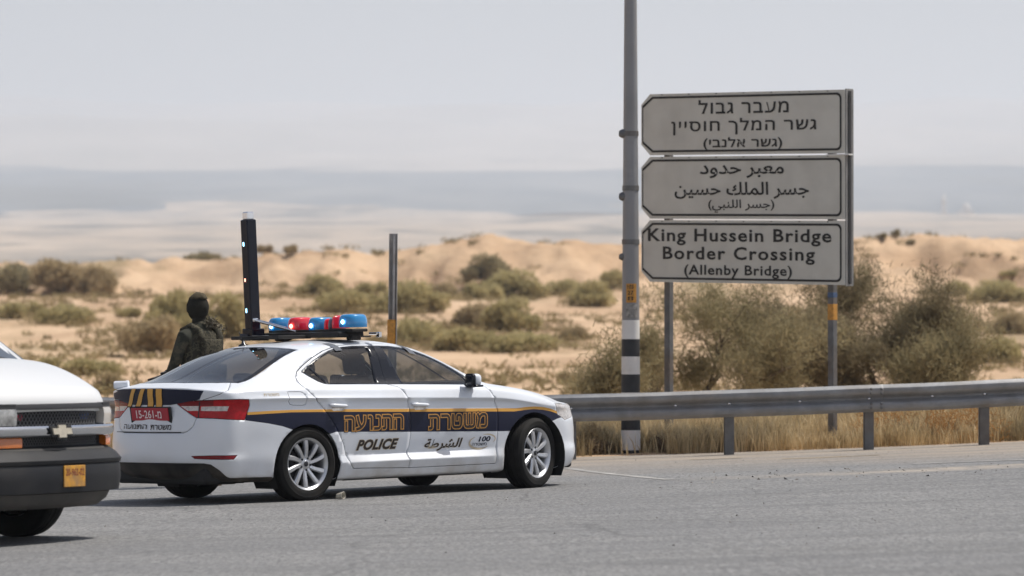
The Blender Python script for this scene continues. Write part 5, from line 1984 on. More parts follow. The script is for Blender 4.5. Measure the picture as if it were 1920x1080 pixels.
# red and blue lights behind the mesh
for y, c, nm in ((-.38, (.45, .02, .06), 'red_strobe'), (.46, (.03, .07, .25), 'blue_strobe')):
    bm = bmesh.new()
    add_box(bm, (nose_x(y) - .045, y, .945), (.02, .10, .05), .006)
    from_bm(nm, bm, mat(nm + '_lens', c, rough=.3, var=.6, scale=40), van)
# number plate on the bumper
PL = Matrix.Rotation(R(2), 3, 'Y')
bm = bmesh.new()
add_box(bm, (.102, .10, .505), (.010, .265, .158), .004)
vp = from_bm('number_plate', bm, MV['plate'], van)
uv, fs = fit_text('20-962-02', .005, .515, .235, .570, bold=.02)
vs = [(.1085, .10 - (.12 - u) * -1 if False else u - .02, v - .007) for u, v in uv]
from_py('lettering', vs, [tuple(f) for f in fs], MV['platetxt'], vp)
# wheels
def van_wheel(x, y, rt=.375):
    w = empty('wheel', (x, y, rt), parent=van)
    s = 1 if y > 0 else -1
    w.rotation_euler = (R(-90) * s, 0, 0)
    o = from_bm('tyre', tyre_bm(.375, .245, .215), MC['tyre'], w, smooth=True, angle=35)
    bm = bmesh.new()
    add_lathe(bm, [(0, .085), (.05, .085), (.07, .07), (.09, .03), (.16, .045), (.19, .09), (.213, .105), (.216, .085), (.20, -.09)], 36)
    from_bm('rim', bm, MC['rim'], w, smooth=True, angle=40)
for x in (-.95, -4.40):
    for y in (-.84, .84): van_wheel(x, y)
bm = bmesh.new()
add_box(bm, (-2.9, 0, .46), (5.2, 1.40, .30), .03)
add_box(bm, (-.62, 0, .42), (.8, 1.3, .25), .03)
add_box(bm, (-1.0, 0, .30), (.12, 1.5, .10), .02)
add_box(bm, (-.55, 0, .85), (.9, 1.5, .35))
from_bm('underbody', bm, MV['dark'], van)
for s in (-1, 1):
    bm = bmesh.new()
    add_box(bm, (-1.85, s * 1.13, 1.42), (.12, .20, .30), .04)
    add_box(bm, (-1.85, s * 1.02, 1.36), (.05, .12, .05), .01)
    from_bm('side_mirror', bm, MV['dark'], van, smooth=True, angle=40)

# ------------------------------------------------------------------ litter by the wheel
can = empty('crushed_cup', (-1.595, 38.02, road_z(-1.595, 38.02)))
tag(can, 'small crumpled pale cup lying on the asphalt by the car wheel', 'litter')
bm = bmesh.new()
add_lathe(bm, [(0, .0), (.024, .0), (.026, .02), (.028, .045), (.034, .072), (.031, .074), (.024, .03), (0, .025)], 14, Matrix.Translation((0, 0, .03)) @ Matrix.Rotation(R(80), 4, 'Y') @ Matrix.Rotation(R(35), 4, 'X'))
for v in bm.verts:
    v.co += Vector((noise.noise(v.co * 60), noise.noise(v.co * 60 + Vector((5, 0, 0))), noise.noise(v.co * 60 + Vector((0, 7, 0))))) * .006
from_bm('cup_wall', bm, mat('paper_cup', (.50, .47, .40), rough=.7, var=.3, scale=30), can, smooth=True, angle=40)

# road paint and scattered grit
M_paint = mat('worn_white_paint', (.34, .33, .31), rough=.8, var=.35, scale=5, dirt=(.20, .19, .175), dirt_amt=.9, dscale=3.0)
M_ypaint = mat('worn_yellow_paint', (.30, .23, .13), rough=.85, var=.25, scale=5, dirt=(.22, .20, .17), dirt_amt=.9, dscale=4)
def stripe(name, pts, w, m_):
    vs, fs = [], []
    P = cat(pts, 6)
    for i, c in enumerate(P):
        t = (P[min(i + 1, len(P) - 1)] - P[max(i - 1, 0)]).normalized()
        nn = Vector((-t.y, t.x)) * w / 2
        for s in (-1, 1):
            q = c + nn * s
            vs.append((q.x, q.y, road_z(q.x, q.y) + .004))
    for i in range(len(P) - 1): fs.append((2 * i, 2 * i + 2, 2 * i + 3, 2 * i + 1))
    o = from_py(name, vs, fs, m_); tag(o, kind='structure')
stripe('road_marking', [(.30, 46.9), (.60, 45.3), (1.0, 43.2), (1.55, 40.9)], .11, M_paint)
stripe('road_marking', [(4.15, 43.1), (4.8, 43.05), (5.5, 43.0), (6.4, 43.1)], .16, M_paint)
stripe('road_marking', [(3.0, 46.2), (3.35, 46.2), (3.75, 46.3), (4.1, 46.4)], .10, M_ypaint)
stripe('road_marking', [(2.0, 47.0), (2.3, 47.0), (2.6, 47.1)], .10, M_ypaint)
bm = bmesh.new()
rg = random.Random(3)
for k in range(600):
    u = rg.random()
    y = 27 + 21 * rg.random() ** .7
    x = (rg.random() * .26 - .13) * y
    if 3.2 < y < 0: continue
    s_ = .006 + .012 * rg.random() ** 3
    if rg.random() < .25:
        x = rg.uniform(1.5, 6.0); y = rg.uniform(39.5, 42.5); s_ *= 1.5
    z = road_z(x, y)
    vv = [bm.verts.new((x + s_ * rg.uniform(-1, 1), y + s_ * rg.uniform(-1, 1), z + (.001 if i < 3 else s_ * rg.uniform(.4, 1)))) for i in range(4)]
    for t in ((0, 1, 3), (1, 2, 3), (2, 0, 3)): bm.faces.new([vv[i] for i in t])
o = from_bm('grit', bm, mat('grit_stone', (.24, .22, .19), rough=.9, color2=(.08, .075, .07), scale=8))
tag(o, kind='stuff')

# ------------------------------------------------------------------ vegetation
M_leaf = [leaf_mat('olive_scrub', (.37, .315, .155), (.55, .47, .25), trans=.45, scale=.9),
          leaf_mat('dry_brown_scrub', (.35, .275, .16), (.53, .42, .25), trans=.45, scale=.9),
          leaf_mat('dark_scrub', (.26, .225, .135), (.40, .34, .20), trans=.4, scale=.9)]
M_stem = mat('scrub_wood', (.085, .062, .042), rough=.9, var=.3, scale=9)
M_tam = leaf_mat('tamarisk_twigs', (.21, .18, .10), (.37, .32, .185), trans=.35, scale=1.6)
M_tam2 = leaf_mat('tamarisk_dark_twigs', (.165, .138, .085), (.32, .27, .165), trans=.35, scale=1.6)
M_bark = mat('grey_bark', (.10, .075, .055), rough=.95, var=.35, scale=6, bump=.5, bscale=25)

def sprigs(rg, n, centre_fn, length, width, up=.5):
    """n thin leaf-sized blades, returned as vertex and face lists"""
    vs, fs = [], []
    for _ in range(n):
        p = centre_fn()
        d = Vector((rg.gauss(0, 1), rg.gauss(0, 1), rg.gauss(0, 1) * .8 + up)).normalized()
        s = d.cross(Vector((rg.gauss(0, 1), rg.gauss(0, 1), rg.gauss(0, 1))))
        if s.length < 1e-4: continue
        s.normalize()
        L = length * rg.uniform(.5, 1.4); w = width * rg.uniform(.6, 1.3)
        b = len(vs)
        vs += [p - s * w, p + s * w, p + d * L + s * w * .5, p + d * L - s * w * .5]
        fs.append((b, b + 1, b + 2, b + 3))
    return vs, fs

def bush_meshes(seed, n, lobes, flat=.55):
    """unit bush: about 1 wide, `flat` high, base at 0"""
    rg = random.Random(seed)
    L = []
    for k in range(lobes):
        a = rg.uniform(0, 2 * math.pi); r = rg.random() ** .6 * .34
        h = flat * rg.uniform(.35, .75) * (1 - r * .8)
        L.append((Vector((r * math.cos(a), r * math.sin(a), h)), rg.uniform(.12, .22)))
    def c():
        q, rr = L[rg.randrange(len(L))]
        d = Vector((rg.gauss(0, 1), rg.gauss(0, 1), rg.gauss(0, 1))).normalized()
        p = q + d * rr * rg.random() ** .4
        p.z = max(.01, p.z * (1 if p.z > 0 else -.3))
        return p
    vs, fs = sprigs(rg, n, c, .055, .016, .6)
    me = bpy.data.meshes.new('foliage'); me.from_pydata([tuple(v) for v in vs], [], fs); me.update()
    bm = bmesh.new()
    for k in range(9):
        q, rr = L[rg.randrange(len(L))]
        add_tube(bm, [(rg.uniform(-.05, .05), rg.uniform(-.05, .05), -.05), q * .5 + Vector((rg.uniform(-.05, .05), 0, .0)), q], [.010, .007, .003], 4, caps=False)
    ms = bpy.data.meshes.new('stem'); bm.to_mesh(ms); bm.free()
    ms.materials.append(M_stem)
    return me, ms
BM = []
for s, (n, lb, fl) in enumerate(((5200, 16, .50), (4200, 11, .38), (5200, 20, .62), (3200, 9, .30))):
    row = []
    me, ms = bush_meshes(40 + s, n, lb, fl)
    for t in range(3):
        m2 = me.copy(); m2.materials.append(M_leaf[t]); row.append(m2)
    BM.append((row, ms, fl))

def ground_hit(px, py):
    t = (px - 960) / 7800; v = (630 - py) / 7800
    y = 50.0
    while y < 600:
        if desert_z(t * y, y) >= EYE + v * y: return t * y, y
        y += .5
    return t * 340, 340.0

# px, base, width, height (measured), shape, tone, words
BUSHES = [
 (35, 556, 110, 66, 2, 2, 'broad dark bush at the left end of the sandy bank'),
 (115, 554, 120, 72, 2, 1, 'tall brown bush under the sandy bank, second from the left'),
 (178, 556, 80, 50, 0, 1, 'ragged brown bush at the right of the left-hand thicket'),
 (380, 478, 70, 22, 1, 2, 'round dark bush on the crest left of the raised light board'),
 (440, 476, 50, 16, 1, 2, 'small dark bush on the crest beside the raised light board'),
 (497, 478, 40, 13, 3, 1, 'low brown shrub on the crest just right of the raised light board'),
 (545, 482, 26, 24, 2, 1, 'small upright shrub alone on the crest'),
 (125, 610, 110, 34, 1, 0, 'low olive shrub on open sand left of the soldier'),
 (45, 600, 100, 28, 3, 0, 'flat olive shrub on open sand by the left edge'),
 (245, 596, 60, 16, 3, 0, 'tiny shrub between the thicket and the soldier'),
 (280, 676, 120, 88, 2, 1, 'big brown bush directly left of the soldier'),
 (335, 640, 130, 80, 0, 0, 'olive bush rising behind the soldier'),
 (425, 640, 110, 76, 0, 0, 'olive bush between the soldier and the light board'),
 (175, 706, 110, 30, 1, 0, 'low olive shrub above the white van bonnet'),
 (95, 692, 70, 18, 3, 0, 'small shrub behind the van bonnet near its windscreen'),
 (205, 742, 70, 38, 0, 1, 'brown shrub behind the barrier between van and car'),
 (600, 557, 86, 36, 0, 0, 'round bush on the bank above the blue beacons'),
 (655, 590, 130, 40, 1, 0, 'spreading shrub behind the red beacon'),
 (770, 590, 130, 54, 0, 0, 'wide olive bush right of the U-section post'),
 (700, 556, 70, 22, 3, 0, 'thin shrub on the bank left of the U-section post'),
 (825, 560, 70, 26, 1, 1, 'small brown bush on the bank above the windscreen'),
 (912, 532, 90, 46, 0, 2, 'dark rounded bush highest on the bank face'),
 (965, 562, 120, 48, 0, 0, 'pale olive bush just below the dark rounded bush'),
 (905, 562, 80, 26, 3, 0, 'low shrub left of the pale olive bush on the bank'),
 (1050, 556, 80, 28, 1, 0, 'low shrub at the bank foot left of the striped column'),
 (1115, 578, 100, 44, 0, 0, 'olive bush at the bank foot close to the striped column'),
 (1150, 540, 60, 28, 1, 0, 'small bush half hidden by the striped column'),
 (895, 622, 90, 46, 0, 1, 'brown bush on the flat above the car bonnet'),
 (960, 626, 110, 58, 0, 0, 'larger olive bush on the flat above the car bonnet'),
 (880, 660, 120, 40, 1, 0, 'spreading bush just above the car roof line at its front'),
 (985, 661, 140, 34, 1, 0, 'long low shrub on the sand ahead of the car'),
 (790, 650, 120, 46, 1, 0, 'olive bush behind the roof of the police car'),
 (1795, 556, 56, 26, 1, 0, 'small olive shrub right of the big tamarisk top'),
 (1868, 570, 120, 38, 0, 0, 'wide olive bush high on the sand at the right'),
 (1900, 628, 70, 38, 0, 1, 'brown bush touching the right edge of the picture'),
 (1855, 684, 110, 46, 1, 0, 'low olive bush right of the big tamarisk'),
 (1655, 450, 22, 15, 2, 2, 'tiny dark shrub on the crest right of the sign, left one'),
 (1680, 449, 20, 20, 2, 2, 'tiny upright dark shrub on the crest right of the sign'),
 (1708, 458, 18, 8, 3, 2, 'tiniest shrub just below the crest right of the sign'),
 (1895, 520, 50, 10, 3, 0, 'faint flat shrub on the bank at the far right'),
 (1075, 640, 50, 26, 1, 1, 'small brown shrub on open sand left of the striped column'),
 (1060, 722, 60, 22, 3, 1, 'small dry shrub just above the barrier end by the car nose'),
]
rb_ = random.Random(11)
def place_bush(px, base, w, h, shape, tone, words, group='desert bushes on the sand and bank'):
    x, y = ground_hit(px, base - h * .06)
    W = w / 7800 * y * (1.2 if h > 20 else 1.1); Hh = h / 7800 * y * 1.02
    row, ms, fl = BM[shape]
    o = empty('desert_bush', (x, y, desert_z(x, y) - .03), (0, 0, rb_.uniform(0, 6.28)))
    tag(o, words, 'bush', group)
    o.scale = (W, W, Hh / fl / .95)
    f = bpy.data.objects.new('foliage', row[tone]); col.objects.link(f); f.parent = o
    g = bpy.data.objects.new('stem', ms); col.objects.link(g); g.parent = o
    return o
PLACED = [(b, place_bush(*b)) for b in BUSHES]

# thin low scrub scattered over the flat: too many and too small to count
def scrub():
    rg = random.Random(5)
    vs, fs = [], []
    made = 0
    spots = []
    for b, o in PLACED:
        if b[3] < 25 or b[1] < 500: continue
        for _ in range(6):
            a = rg.uniform(0, 6.283); q = o.scale.x * (.35 + .55 * rg.random())
            spots.append((o.location.x + q * math.cos(a), o.location.y + q * .8 * math.sin(a)))
    while made < 1500 or spots:
        y = 62 + 260 * rg.random() ** .9
        x = rg.uniform(-.16, .16) * y
        near = bool(spots)
        if near: x, y = spots.pop()
        d = noise.noise(Vector((x * .045, y * .03, 21)))
        if not near and d < .0 and rg.random() < .9: continue
        made += 1
        z = desert_z(x, y)
        r = rg.uniform(.15, .55) * (1 + y / 400) * (1.5 if near else 1)
        n = 60 if near else 26
        c = Vector((x, y, z))
        def cf(): 
            a = rg.uniform(0, 6.283); q = r * rg.random() ** .5
            return c + Vector((q * math.cos(a), q * math.sin(a), r * .45 * rg.random() * (1 - q / r * .6)))
        v, f = sprigs(rg, n, cf, .10 + y * .0006, .02 + y * .00012, .8)
        b = len(vs); vs += v; fs += [tuple(i + b for i in q) for q in f]
    o = from_py('low_scrub', vs, fs, leaf_mat('low_scrub_leaf', (.24, .195, .10), (.36, .29, .16), trans=.3, scale=.08))
    tag(o, kind='stuff')
scrub()

# dry grass and weeds along the verge under the barrier
def verge():
    rg = random.Random(8)
    for nm, cnt, c1, c2, y0, y1, hh, salt in (('dry_grass', 50000, (.44, .335, .185), (.74, .61, .38), 49.55, 59, .46, 0), ('verge_weeds', 40000, (.25, .20, .115), (.46, .37, .22), 49.7, 60, .42, 50)):
        vs, fs = [], []
        k = 0
        while k < cnt:
            x = rg.uniform(-7, 11); 
            if x < -.2 and rg.random() < .6: continue
            y = y0 + (y1 - y0) * rg.random() ** 1.4
            if x < -.5: y += (abs(x) - .5) * 1.1
            if .95 < x < 1.85 and y < 50.35 and rg.random() < .93: continue
            dn = noise.noise(Vector((x * .7, y * .5, 3 + salt)))
            if rg.random() > .55 + dn * 1.6: continue
            k += 1
            z = vz(x, y)
            tall = hh * (.65 + .9 * max(0, noise.noise(Vector((x * .9, y * .6, 12 + salt))) + .25)) * rg.uniform(.45, 1.15)
            tall *= .6 + .4 * min(1, (y - 49.4) / 1.0)
            lean = Vector((rg.gauss(0, .22), rg.gauss(0, .22), 0)) * tall
            w = rg.uniform(.0035, .008)
            a = rg.uniform(0, 3.14)
            s = Vector((math.cos(a), math.sin(a), 0)) * w
            p = Vector((x, y, z - .02))
            b = len(vs)
            m_ = p + lean * .35 + Vector((0, 0, tall * .6))
            vs += [p - s, p + s, m_ + s * .8, m_ - s * .8, p + lean + Vector((0, 0, tall))]
            fs += [(b, b + 1, b + 2, b + 3), (b + 3, b + 2, b + 4)]
        o = from_py(nm, vs, fs, leaf_mat(nm + '_blade', c1, c2, trans=.25, scale=3.5))
        tag(o, kind='stuff')
verge()

def place_verge_bush(x, y, w, h, m_, words):
    rg = random.Random(int(x * 100))
    o = empty('dry_bush', (x, y, vz(x, y) - .02))
    tag(o, words, 'bush', 'dry bushes under the barrier')
    L = [(Vector((rg.gauss(0, .25) * w, rg.gauss(0, .2) * w, h * rg.uniform(.2, .7))), rg.uniform(.15, .3) * w) for _ in range(9)]
    def c():
        q, rr = L[rg.randrange(9)]
        d = Vector((rg.gauss(0, 1), rg.gauss(0, 1), rg.gauss(0, 1))).normalized()
        p = q + d * rr * rg.random() ** .4
        p.z = abs(p.z) * min(1, h / max(.01, q.z + rr))
        return p
    v, f = sprigs(rg, 3800, c, .06, .004, .8)
    from_py('foliage', v, f, m_, o)
    bm = bmesh.new()
    for k in range(8):
        q, rr = L[k]
        add_tube(bm, [(0, 0, -.02), q * .5, q], [.008, .006, .003], 4, caps=False)
    from_bm('stem', bm, M_stem, o)
M_ora = leaf_mat('orange_dry_twigs', (.33, .17, .06), (.46, .25, .09), trans=.25, scale=2.5)
M_drk = leaf_mat('dead_dark_twigs', (.16, .12, .08), (.28, .21, .13), trans=.2, scale=2.5)
place_verge_bush(5.35, 50.4, 1.5, .50, M_ora, 'orange dry bush under the barrier toward the right edge')
place_verge_bush(.98, 50.3, .55, .22, M_drk, 'dark dead bush at the foot of the striped column, left side')
place_verge_bush(1.98, 50.3, .60, .24, M_drk, 'dark dead bush right of the foot of the striped column')
place_verge_bush(.95, 50.3, .50, .40, M_leaf[1], 'brown weed clump under the barrier beside the car nose')

# tamarisks behind the sign
def tamarisk(x, y, crown, h, seed, nt, words, dark, lean=(0, 0), trunk_pts=None, lobes=26, trunk_r=.075):
    rg = random.Random(seed)
    z0 = desert_z(x, y)
    o = empty('tamarisk_tree', (x, y, z0 - .05))
    tag(o, words, 'tree', 'tamarisk trees behind the sign')
    tips = []
    bm = bmesh.new()
    def limb(p, d, r, L, depth):
        n = 4
        pts = [p]; q = p.copy(); dd = d.copy()
        for k in range(n):
            dd = (dd + Vector((rg.gauss(0, .16), rg.gauss(0, .16), rg.gauss(0, .10) + .04))).normalized()
            q = q + dd * L / n
            pts.append(q.copy())
        rr = [r * (1 - .55 * k / n) for k in range(n + 1)]
        add_tube(bm, pts, rr, 6 if depth < 2 else 4, caps=False)
        for k, c in enumerate(pts):
            if k >= 1 and depth > 0: tips.append((c.copy(), dd.copy(), depth))
        if depth >= 4: return
        for k in range(rg.choice((2, 3, 3))):
            i = rg.randint(1, n)
            nd = (dd + Vector((rg.gauss(0, .7), rg.gauss(0, .7), rg.gauss(.12, .4)))).normalized()
            limb(pts[i], nd, rr[i] * .68, L * rg.uniform(.55, .85), depth + 1)
    for t in (trunk_pts or [((0, 0, 0), (0, 0, 1), 1.0)]):
        limb(Vector(t[0]), Vector(t[1]).normalized(), trunk_r, t[2], 0)
    bmesh.ops.recalc_face_normals(bm, faces=bm.faces[:])
    from_bm('trunk', bm, M_bark, o, smooth=True)
    cw, cd = crown
    L = []
    for k in range(lobes):
        a = rg.uniform(0, 6.283); r = rg.random() ** .55
        px_, py_ = r * cw * .44 * math.cos(a) + lean[0], r * cd * .40 * math.sin(a)
        zz = h * (.30 + .52 * rg.random() * (1 - .45 * r))
        L.append((Vector((px_, py_, zz)), rg.uniform(.20, .42), 1))
    def c():
        if rg.random() < .55 and tips:
            t = tips[rg.randrange(len(tips))]
            q = t[0]; rr = .22
            if q.z < h * .18: q = q + Vector((0, 0, .2))
        else:
            q, rr, _ = L[rg.randrange(len(L))]
        d = Vector((rg.gauss(0, 1), rg.gauss(0, 1), rg.gauss(0, 1.1)))
        p = q + d * rr * .55
        return p
    v, f = sprigs(rg, nt, c, .10, .0065, .9)
    keep_f = f
    from_py('crown', v, keep_f, M_tam2 if dark else M_tam, o)
    return o
def bx(px, D): return (px - 960) / 7800 * D
tamarisk(bx(1290, 66), 66, (2.9, 2.4), 2.5, 3, 23000, 'thin open tamarisk with visible forked trunk behind the left sign post', False,
         lean=(.35, 0), trunk_pts=[((0, 0, 0), (.25, .1, 1), 1.1), ((.05, .05, 0), (.8, -.2, .75), 1.2), ((-.05, 0, 0), (-.7, .3, .8), .9)], lobes=20)
tamarisk(bx(1150, 63), 63, (1.1, 1.2), 1.45, 5, 8000, 'small straggly tamarisk beside the striped column', False,
         trunk_pts=[((0, 0, 0), (.2, .1, 1), .6), ((0, 0, 0), (-.6, 0, .8), .6)], lobes=10, trunk_r=.02)
tamarisk(bx(1470, 70), 70, (2.2, 2.2), 2.4, 9, 30000, 'brown tamarisk in the middle behind the sign', True,
         trunk_pts=[((0, 0, 0), (.2, .1, 1), 1.0), ((.1, 0, 0), (-.6, .2, .9), 1.0)], lobes=20)
tamarisk(bx(1655, 68), 68, (3.1, 2.6), 2.85, 12, 56000, 'largest dense brown tamarisk right of the sign', True,
         trunk_pts=[((0, 0, 0), (.1, .1, 1), 1.2), ((.2, 0, 0), (.7, .2, .9), 1.2), ((-.2, 0, 0), (-.6, .2, .9), 1.1)], lobes=34)
tamarisk(bx(1780, 66), 66, (1.5, 1.6), 1.65, 15, 16000, 'low olive tamarisk at the right foot of the largest one', False,
         trunk_pts=[((0, 0, 0), (.3, 0, 1), .7), ((0, 0, 0), (-.5, .2, .9), .6)], lobes=14, trunk_r=.03)
# boulder at the foot of the open tamarisk
st = bmesh.new()
bmesh.ops.create_icosphere(st, subdivisions=3, radius=.19)
for v in st.verts: v.co *= 1 + .3 * noise.noise(v.co * 7); v.co.z *= .8
sx_, sy_ = bx(1385, 64), 64
o = from_bm('boulder', st, mat('grey_boulder', (.20, .18, .17), rough=.9, var=.3, scale=9), smooth=True)
o.location = (sx_, sy_, EYE - (722 - 630) / 7800 * 64 - .02)
o.location.z = desert_z(sx_, sy_) + .10
o.scale = (1, 1, 1.6)
tag(o, 'grey rounded boulder on the sand under the open tamarisk', 'rock')

# ------------------------------------------------------------------ far-off buildings in the valley
M_far = mat('far_white_wall', (.50, .47, .43), rough=.9)
tx, ty = (1770 - 960) / 7800 * 6050, 6050
tz = far_z(tx, ty)
tw = empty('distant_tower', (tx, ty, tz)); tag(tw, 'faint white minaret-like tower far off in the haze right of the sign', 'tower')
bm = bmesh.new(); add_lathe(bm, [(0, -2), (4, -2), (3.4, 10), (3.2, 22), (4.2, 22.5), (4.2, 24), (2.6, 24), (2.4, 29), (0, 34)], 16)
from_bm('shaft', bm, M_far, tw)
bm = bmesh.new(); add_box(bm, (0, 0, 2), (11, 9, 8))
from_bm('base', bm, M_far, tw)
tx = (1812 - 960) / 7800 * 6050
tw = empty('distant_church', (tx, ty, far_z(tx, ty))); tag(tw, 'faint pale domed building far off in the haze beside the tower', 'building')
bm = bmesh.new(); add_box(bm, (0, 0, 4), (22, 14, 10))
from_bm('hall', bm, M_far, tw)
bm = bmesh.new(); add_lathe(bm, [(6, 8), (6, 13), (5.4, 16), (3.5, 18.5), (0, 20)], 18)
from_bm('dome', bm, M_far, tw, smooth=True)

# ------------------------------------------------------------------ the soldier behind the car
def skin_body(name, joints, bones, m_, parent, levels=2, root=0):
    me = bpy.data.meshes.new(name)
    me.from_pydata([j[0] for j in joints], bones, [])
    o = bpy.data.objects.new(name + '_tmp', me)
    col.objects.link(o)
    o.modifiers.new('skin', 'SKIN')
    for i, j in enumerate(joints):
        me.skin_vertices[0].data[i].radius = j[1] if isinstance(j[1], tuple) else (j[1], j[1])
        me.skin_vertices[0].data[i].use_root = (i == root)
    ms = o.modifiers.new('sub', 'SUBSURF'); ms.levels = levels; ms.render_levels = levels
    dg = bpy.context.evaluated_depsgraph_get()
    m2 = bpy.data.meshes.new_from_object(o.evaluated_get(dg))
    bpy.data.objects.remove(o)
    m2.polygons.foreach_set('use_smooth', [True] * len(m2.polygons))
    return link_mesh(name, m2, m_, parent)
def camo(name, a, b_, c_, scale=9):
    m, n, l = new_mat(name)
    out = n.new('ShaderNodeOutputMaterial'); p = n.new('ShaderNodeBsdfPrincipled'); l.new(p.outputs[0], out.inputs['Surface'])
    tc = n.new('ShaderNodeTexCoord')
    t = n.new('ShaderNodeTexNoise'); t.inputs['Scale'].default_value = scale; t.inputs['Detail'].default_value = 3
    l.new(tc.outputs['Object'], t.inputs['Vector'])
    r = n.new('ShaderNodeValToRGB'); r.color_ramp.interpolation = 'CONSTANT'
    r.color_ramp.elements[0].color = (*a, 1); r.color_ramp.elements[1].position = .48; r.color_ramp.elements[1].color = (*b_, 1)
    e = r.color_ramp.elements.new(.58); e.color = (*c_, 1)
    l.new(t.outputs['Fac'], r.inputs[0]); l.new(r.outputs[0], p.inputs['Base Color'])
    p.inputs['Roughness'].default_value = .95; p.inputs['Specular IOR Level'].default_value = .1
    return m
M_uni = camo('dark_uniform', (.045, .046, .037), (.072, .068, .050), (.10, .088, .064), 11)
M_vest = camo('camouflage_vest', (.050, .046, .035), (.095, .085, .060), (.030, .030, .025), 24)
M_bala = mat('dark_balaclava', (.032, .030, .025), rough=1.0, var=.2, scale=40, spec=.1)
M_bala_lit = mat('sunlit_balaclava_top', (.085, .072, .048), rough=1.0, var=.3, scale=30, spec=.1)  # balaclava cloth with sunlight on the crown put into its colour
M_glove = mat('black_glove', (.02, .02, .02), rough=.9)
M_boot = mat('brown_boot', (.09, .06, .04), rough=.8, var=.3, scale=20)
M_gun = mat('gun_metal', (.02, .02, .022), rough=.45, metal=.5)
gx_, gy_ = (374 - 960) / 7800 * 42.2, 42.2
man = empty('person', (gx_, gy_, road_z(gx_, gy_)), (0, 0, R(46)))
man.scale = (1.07, 1.07, 1.045)
tag(man, 'soldier in dark uniform, balaclava and camouflage vest standing behind the car, back turned', 'person')
# local: faces +y, right hand +x
J = [((0, 0, .98), (.155, .115)),            # 0 pelvis
     ((0, .0, 1.13), (.150, .105)), ((0, -.01, 1.30), (.175, .120)), ((0, -.02, 1.46), (.165, .115)),   # 1-3 spine
     ((0, -.01, 1.565), (.072, .075)), ((0, .0, 1.625), (.062, .066)),   # 4-5 neck
     ((.205, -.01, 1.455), (.080, .075)), ((.262, .04, 1.22), (.060, .060)), ((.235, .22, 1.08), (.042, .042)), ((.14, .33, 1.10), (.032, .028)),   # 6-9 right arm
     ((-.205, -.01, 1.455), (.080, .075)), ((-.262, .04, 1.22), (.060, .060)), ((-.19, .21, 1.09), (.044, .044)), ((-.06, .32, 1.15), (.032, .028)),   # 10-13 left arm
     ((.10, .0, .90), (.105, .105)), ((.13, .03, .50), (.070, .072)), ((.14, -.01, .12), (.050, .055)),   # 14-16 right leg
     ((-.10, .0, .90), (.105, .105)), ((-.14, .05, .50), (.070, .072)), ((-.16, .02, .12), (.050, .055))]
Bn = [(0, 1), (1, 2), (2, 3), (3, 4), (4, 5), (3, 6), (6, 7), (7, 8), (8, 9), (3, 10), (10, 11), (11, 12), (12, 13), (0, 14), (14, 15), (15, 16), (0, 17), (17, 18), (18, 19)]
skin_body('body', J, Bn, M_uni, man)
# head: balaclava with brow, nose, jaw and ears under the cloth
bm = bmesh.new()
bmesh.ops.create_uvsphere(bm, u_segments=28, v_segments=20, radius=1)
for v in bm.verts:
    x, y, z = v.co
    sx2 = .092; sy2 = .108; sz2 = .142
    if z < 0: sx2 *= 1 + .26 * z; sy2 *= 1 + .12 * z
    px_, py_, pz_ = x * sx2, y * sy2, z * sz2
    if y > .8 and -.35 < z < .15: py_ += .024 * (1 - abs(x) / .5) * max(0, 1 - abs(z + .1) / .3) if abs(x) < .5 else 0   # nose
    if y > .6 and .15 < z < .35: py_ += .006
    if y > .6 and -.75 < z < -.45: py_ += .008
    if abs(x) > .93 and abs(z + .05) < .25 and abs(y) < .3: px_ *= 1.09                                           # ears
    v.co = (px_, py_, pz_)
bmesh.ops.rotate(bm, verts=bm.verts, cent=(0, 0, 0), matrix=Matrix.Rotation(R(22), 3, 'Z') @ Matrix.Rotation(R(-6), 3, 'X'))
bmesh.ops.translate(bm, verts=bm.verts, vec=(0, .02, 1.735))
add_lathe(bm, [(.078, -.04), (.072, .0), (.064, .06)], 20, Matrix.Translation((0, .005, 1.58)))
from_bm('balaclava', bm, M_bala, man, smooth=True)
bm = bmesh.new()
bmesh.ops.create_uvsphere(bm, u_segments=24, v_segments=16, radius=1)
bmesh.ops.delete(bm, geom=[v for v in bm.verts if v.co.z < .42], context='VERTS')
for v in bm.verts: v.co = Vector((v.co.x * .093, v.co.y * .110, v.co.z * .142 + .02 * max(0, noise.noise(v.co * 3))))
bmesh.ops.rotate(bm, verts=bm.verts, cent=(0, 0, 0), matrix=Matrix.Rotation(R(22), 3, 'Z') @ Matrix.Rotation(R(0), 3, 'X'))
bmesh.ops.translate(bm, verts=bm.verts, vec=(0, .018, 1.738))
cp = from_bm('cover', bm, M_bala_lit, man, smooth=True)  # thin lighter shell over the balaclava, painted as the sunlit top of the head
md = cp.modifiers.new('t', 'SOLIDIFY'); md.thickness = .003; md.offset = 1
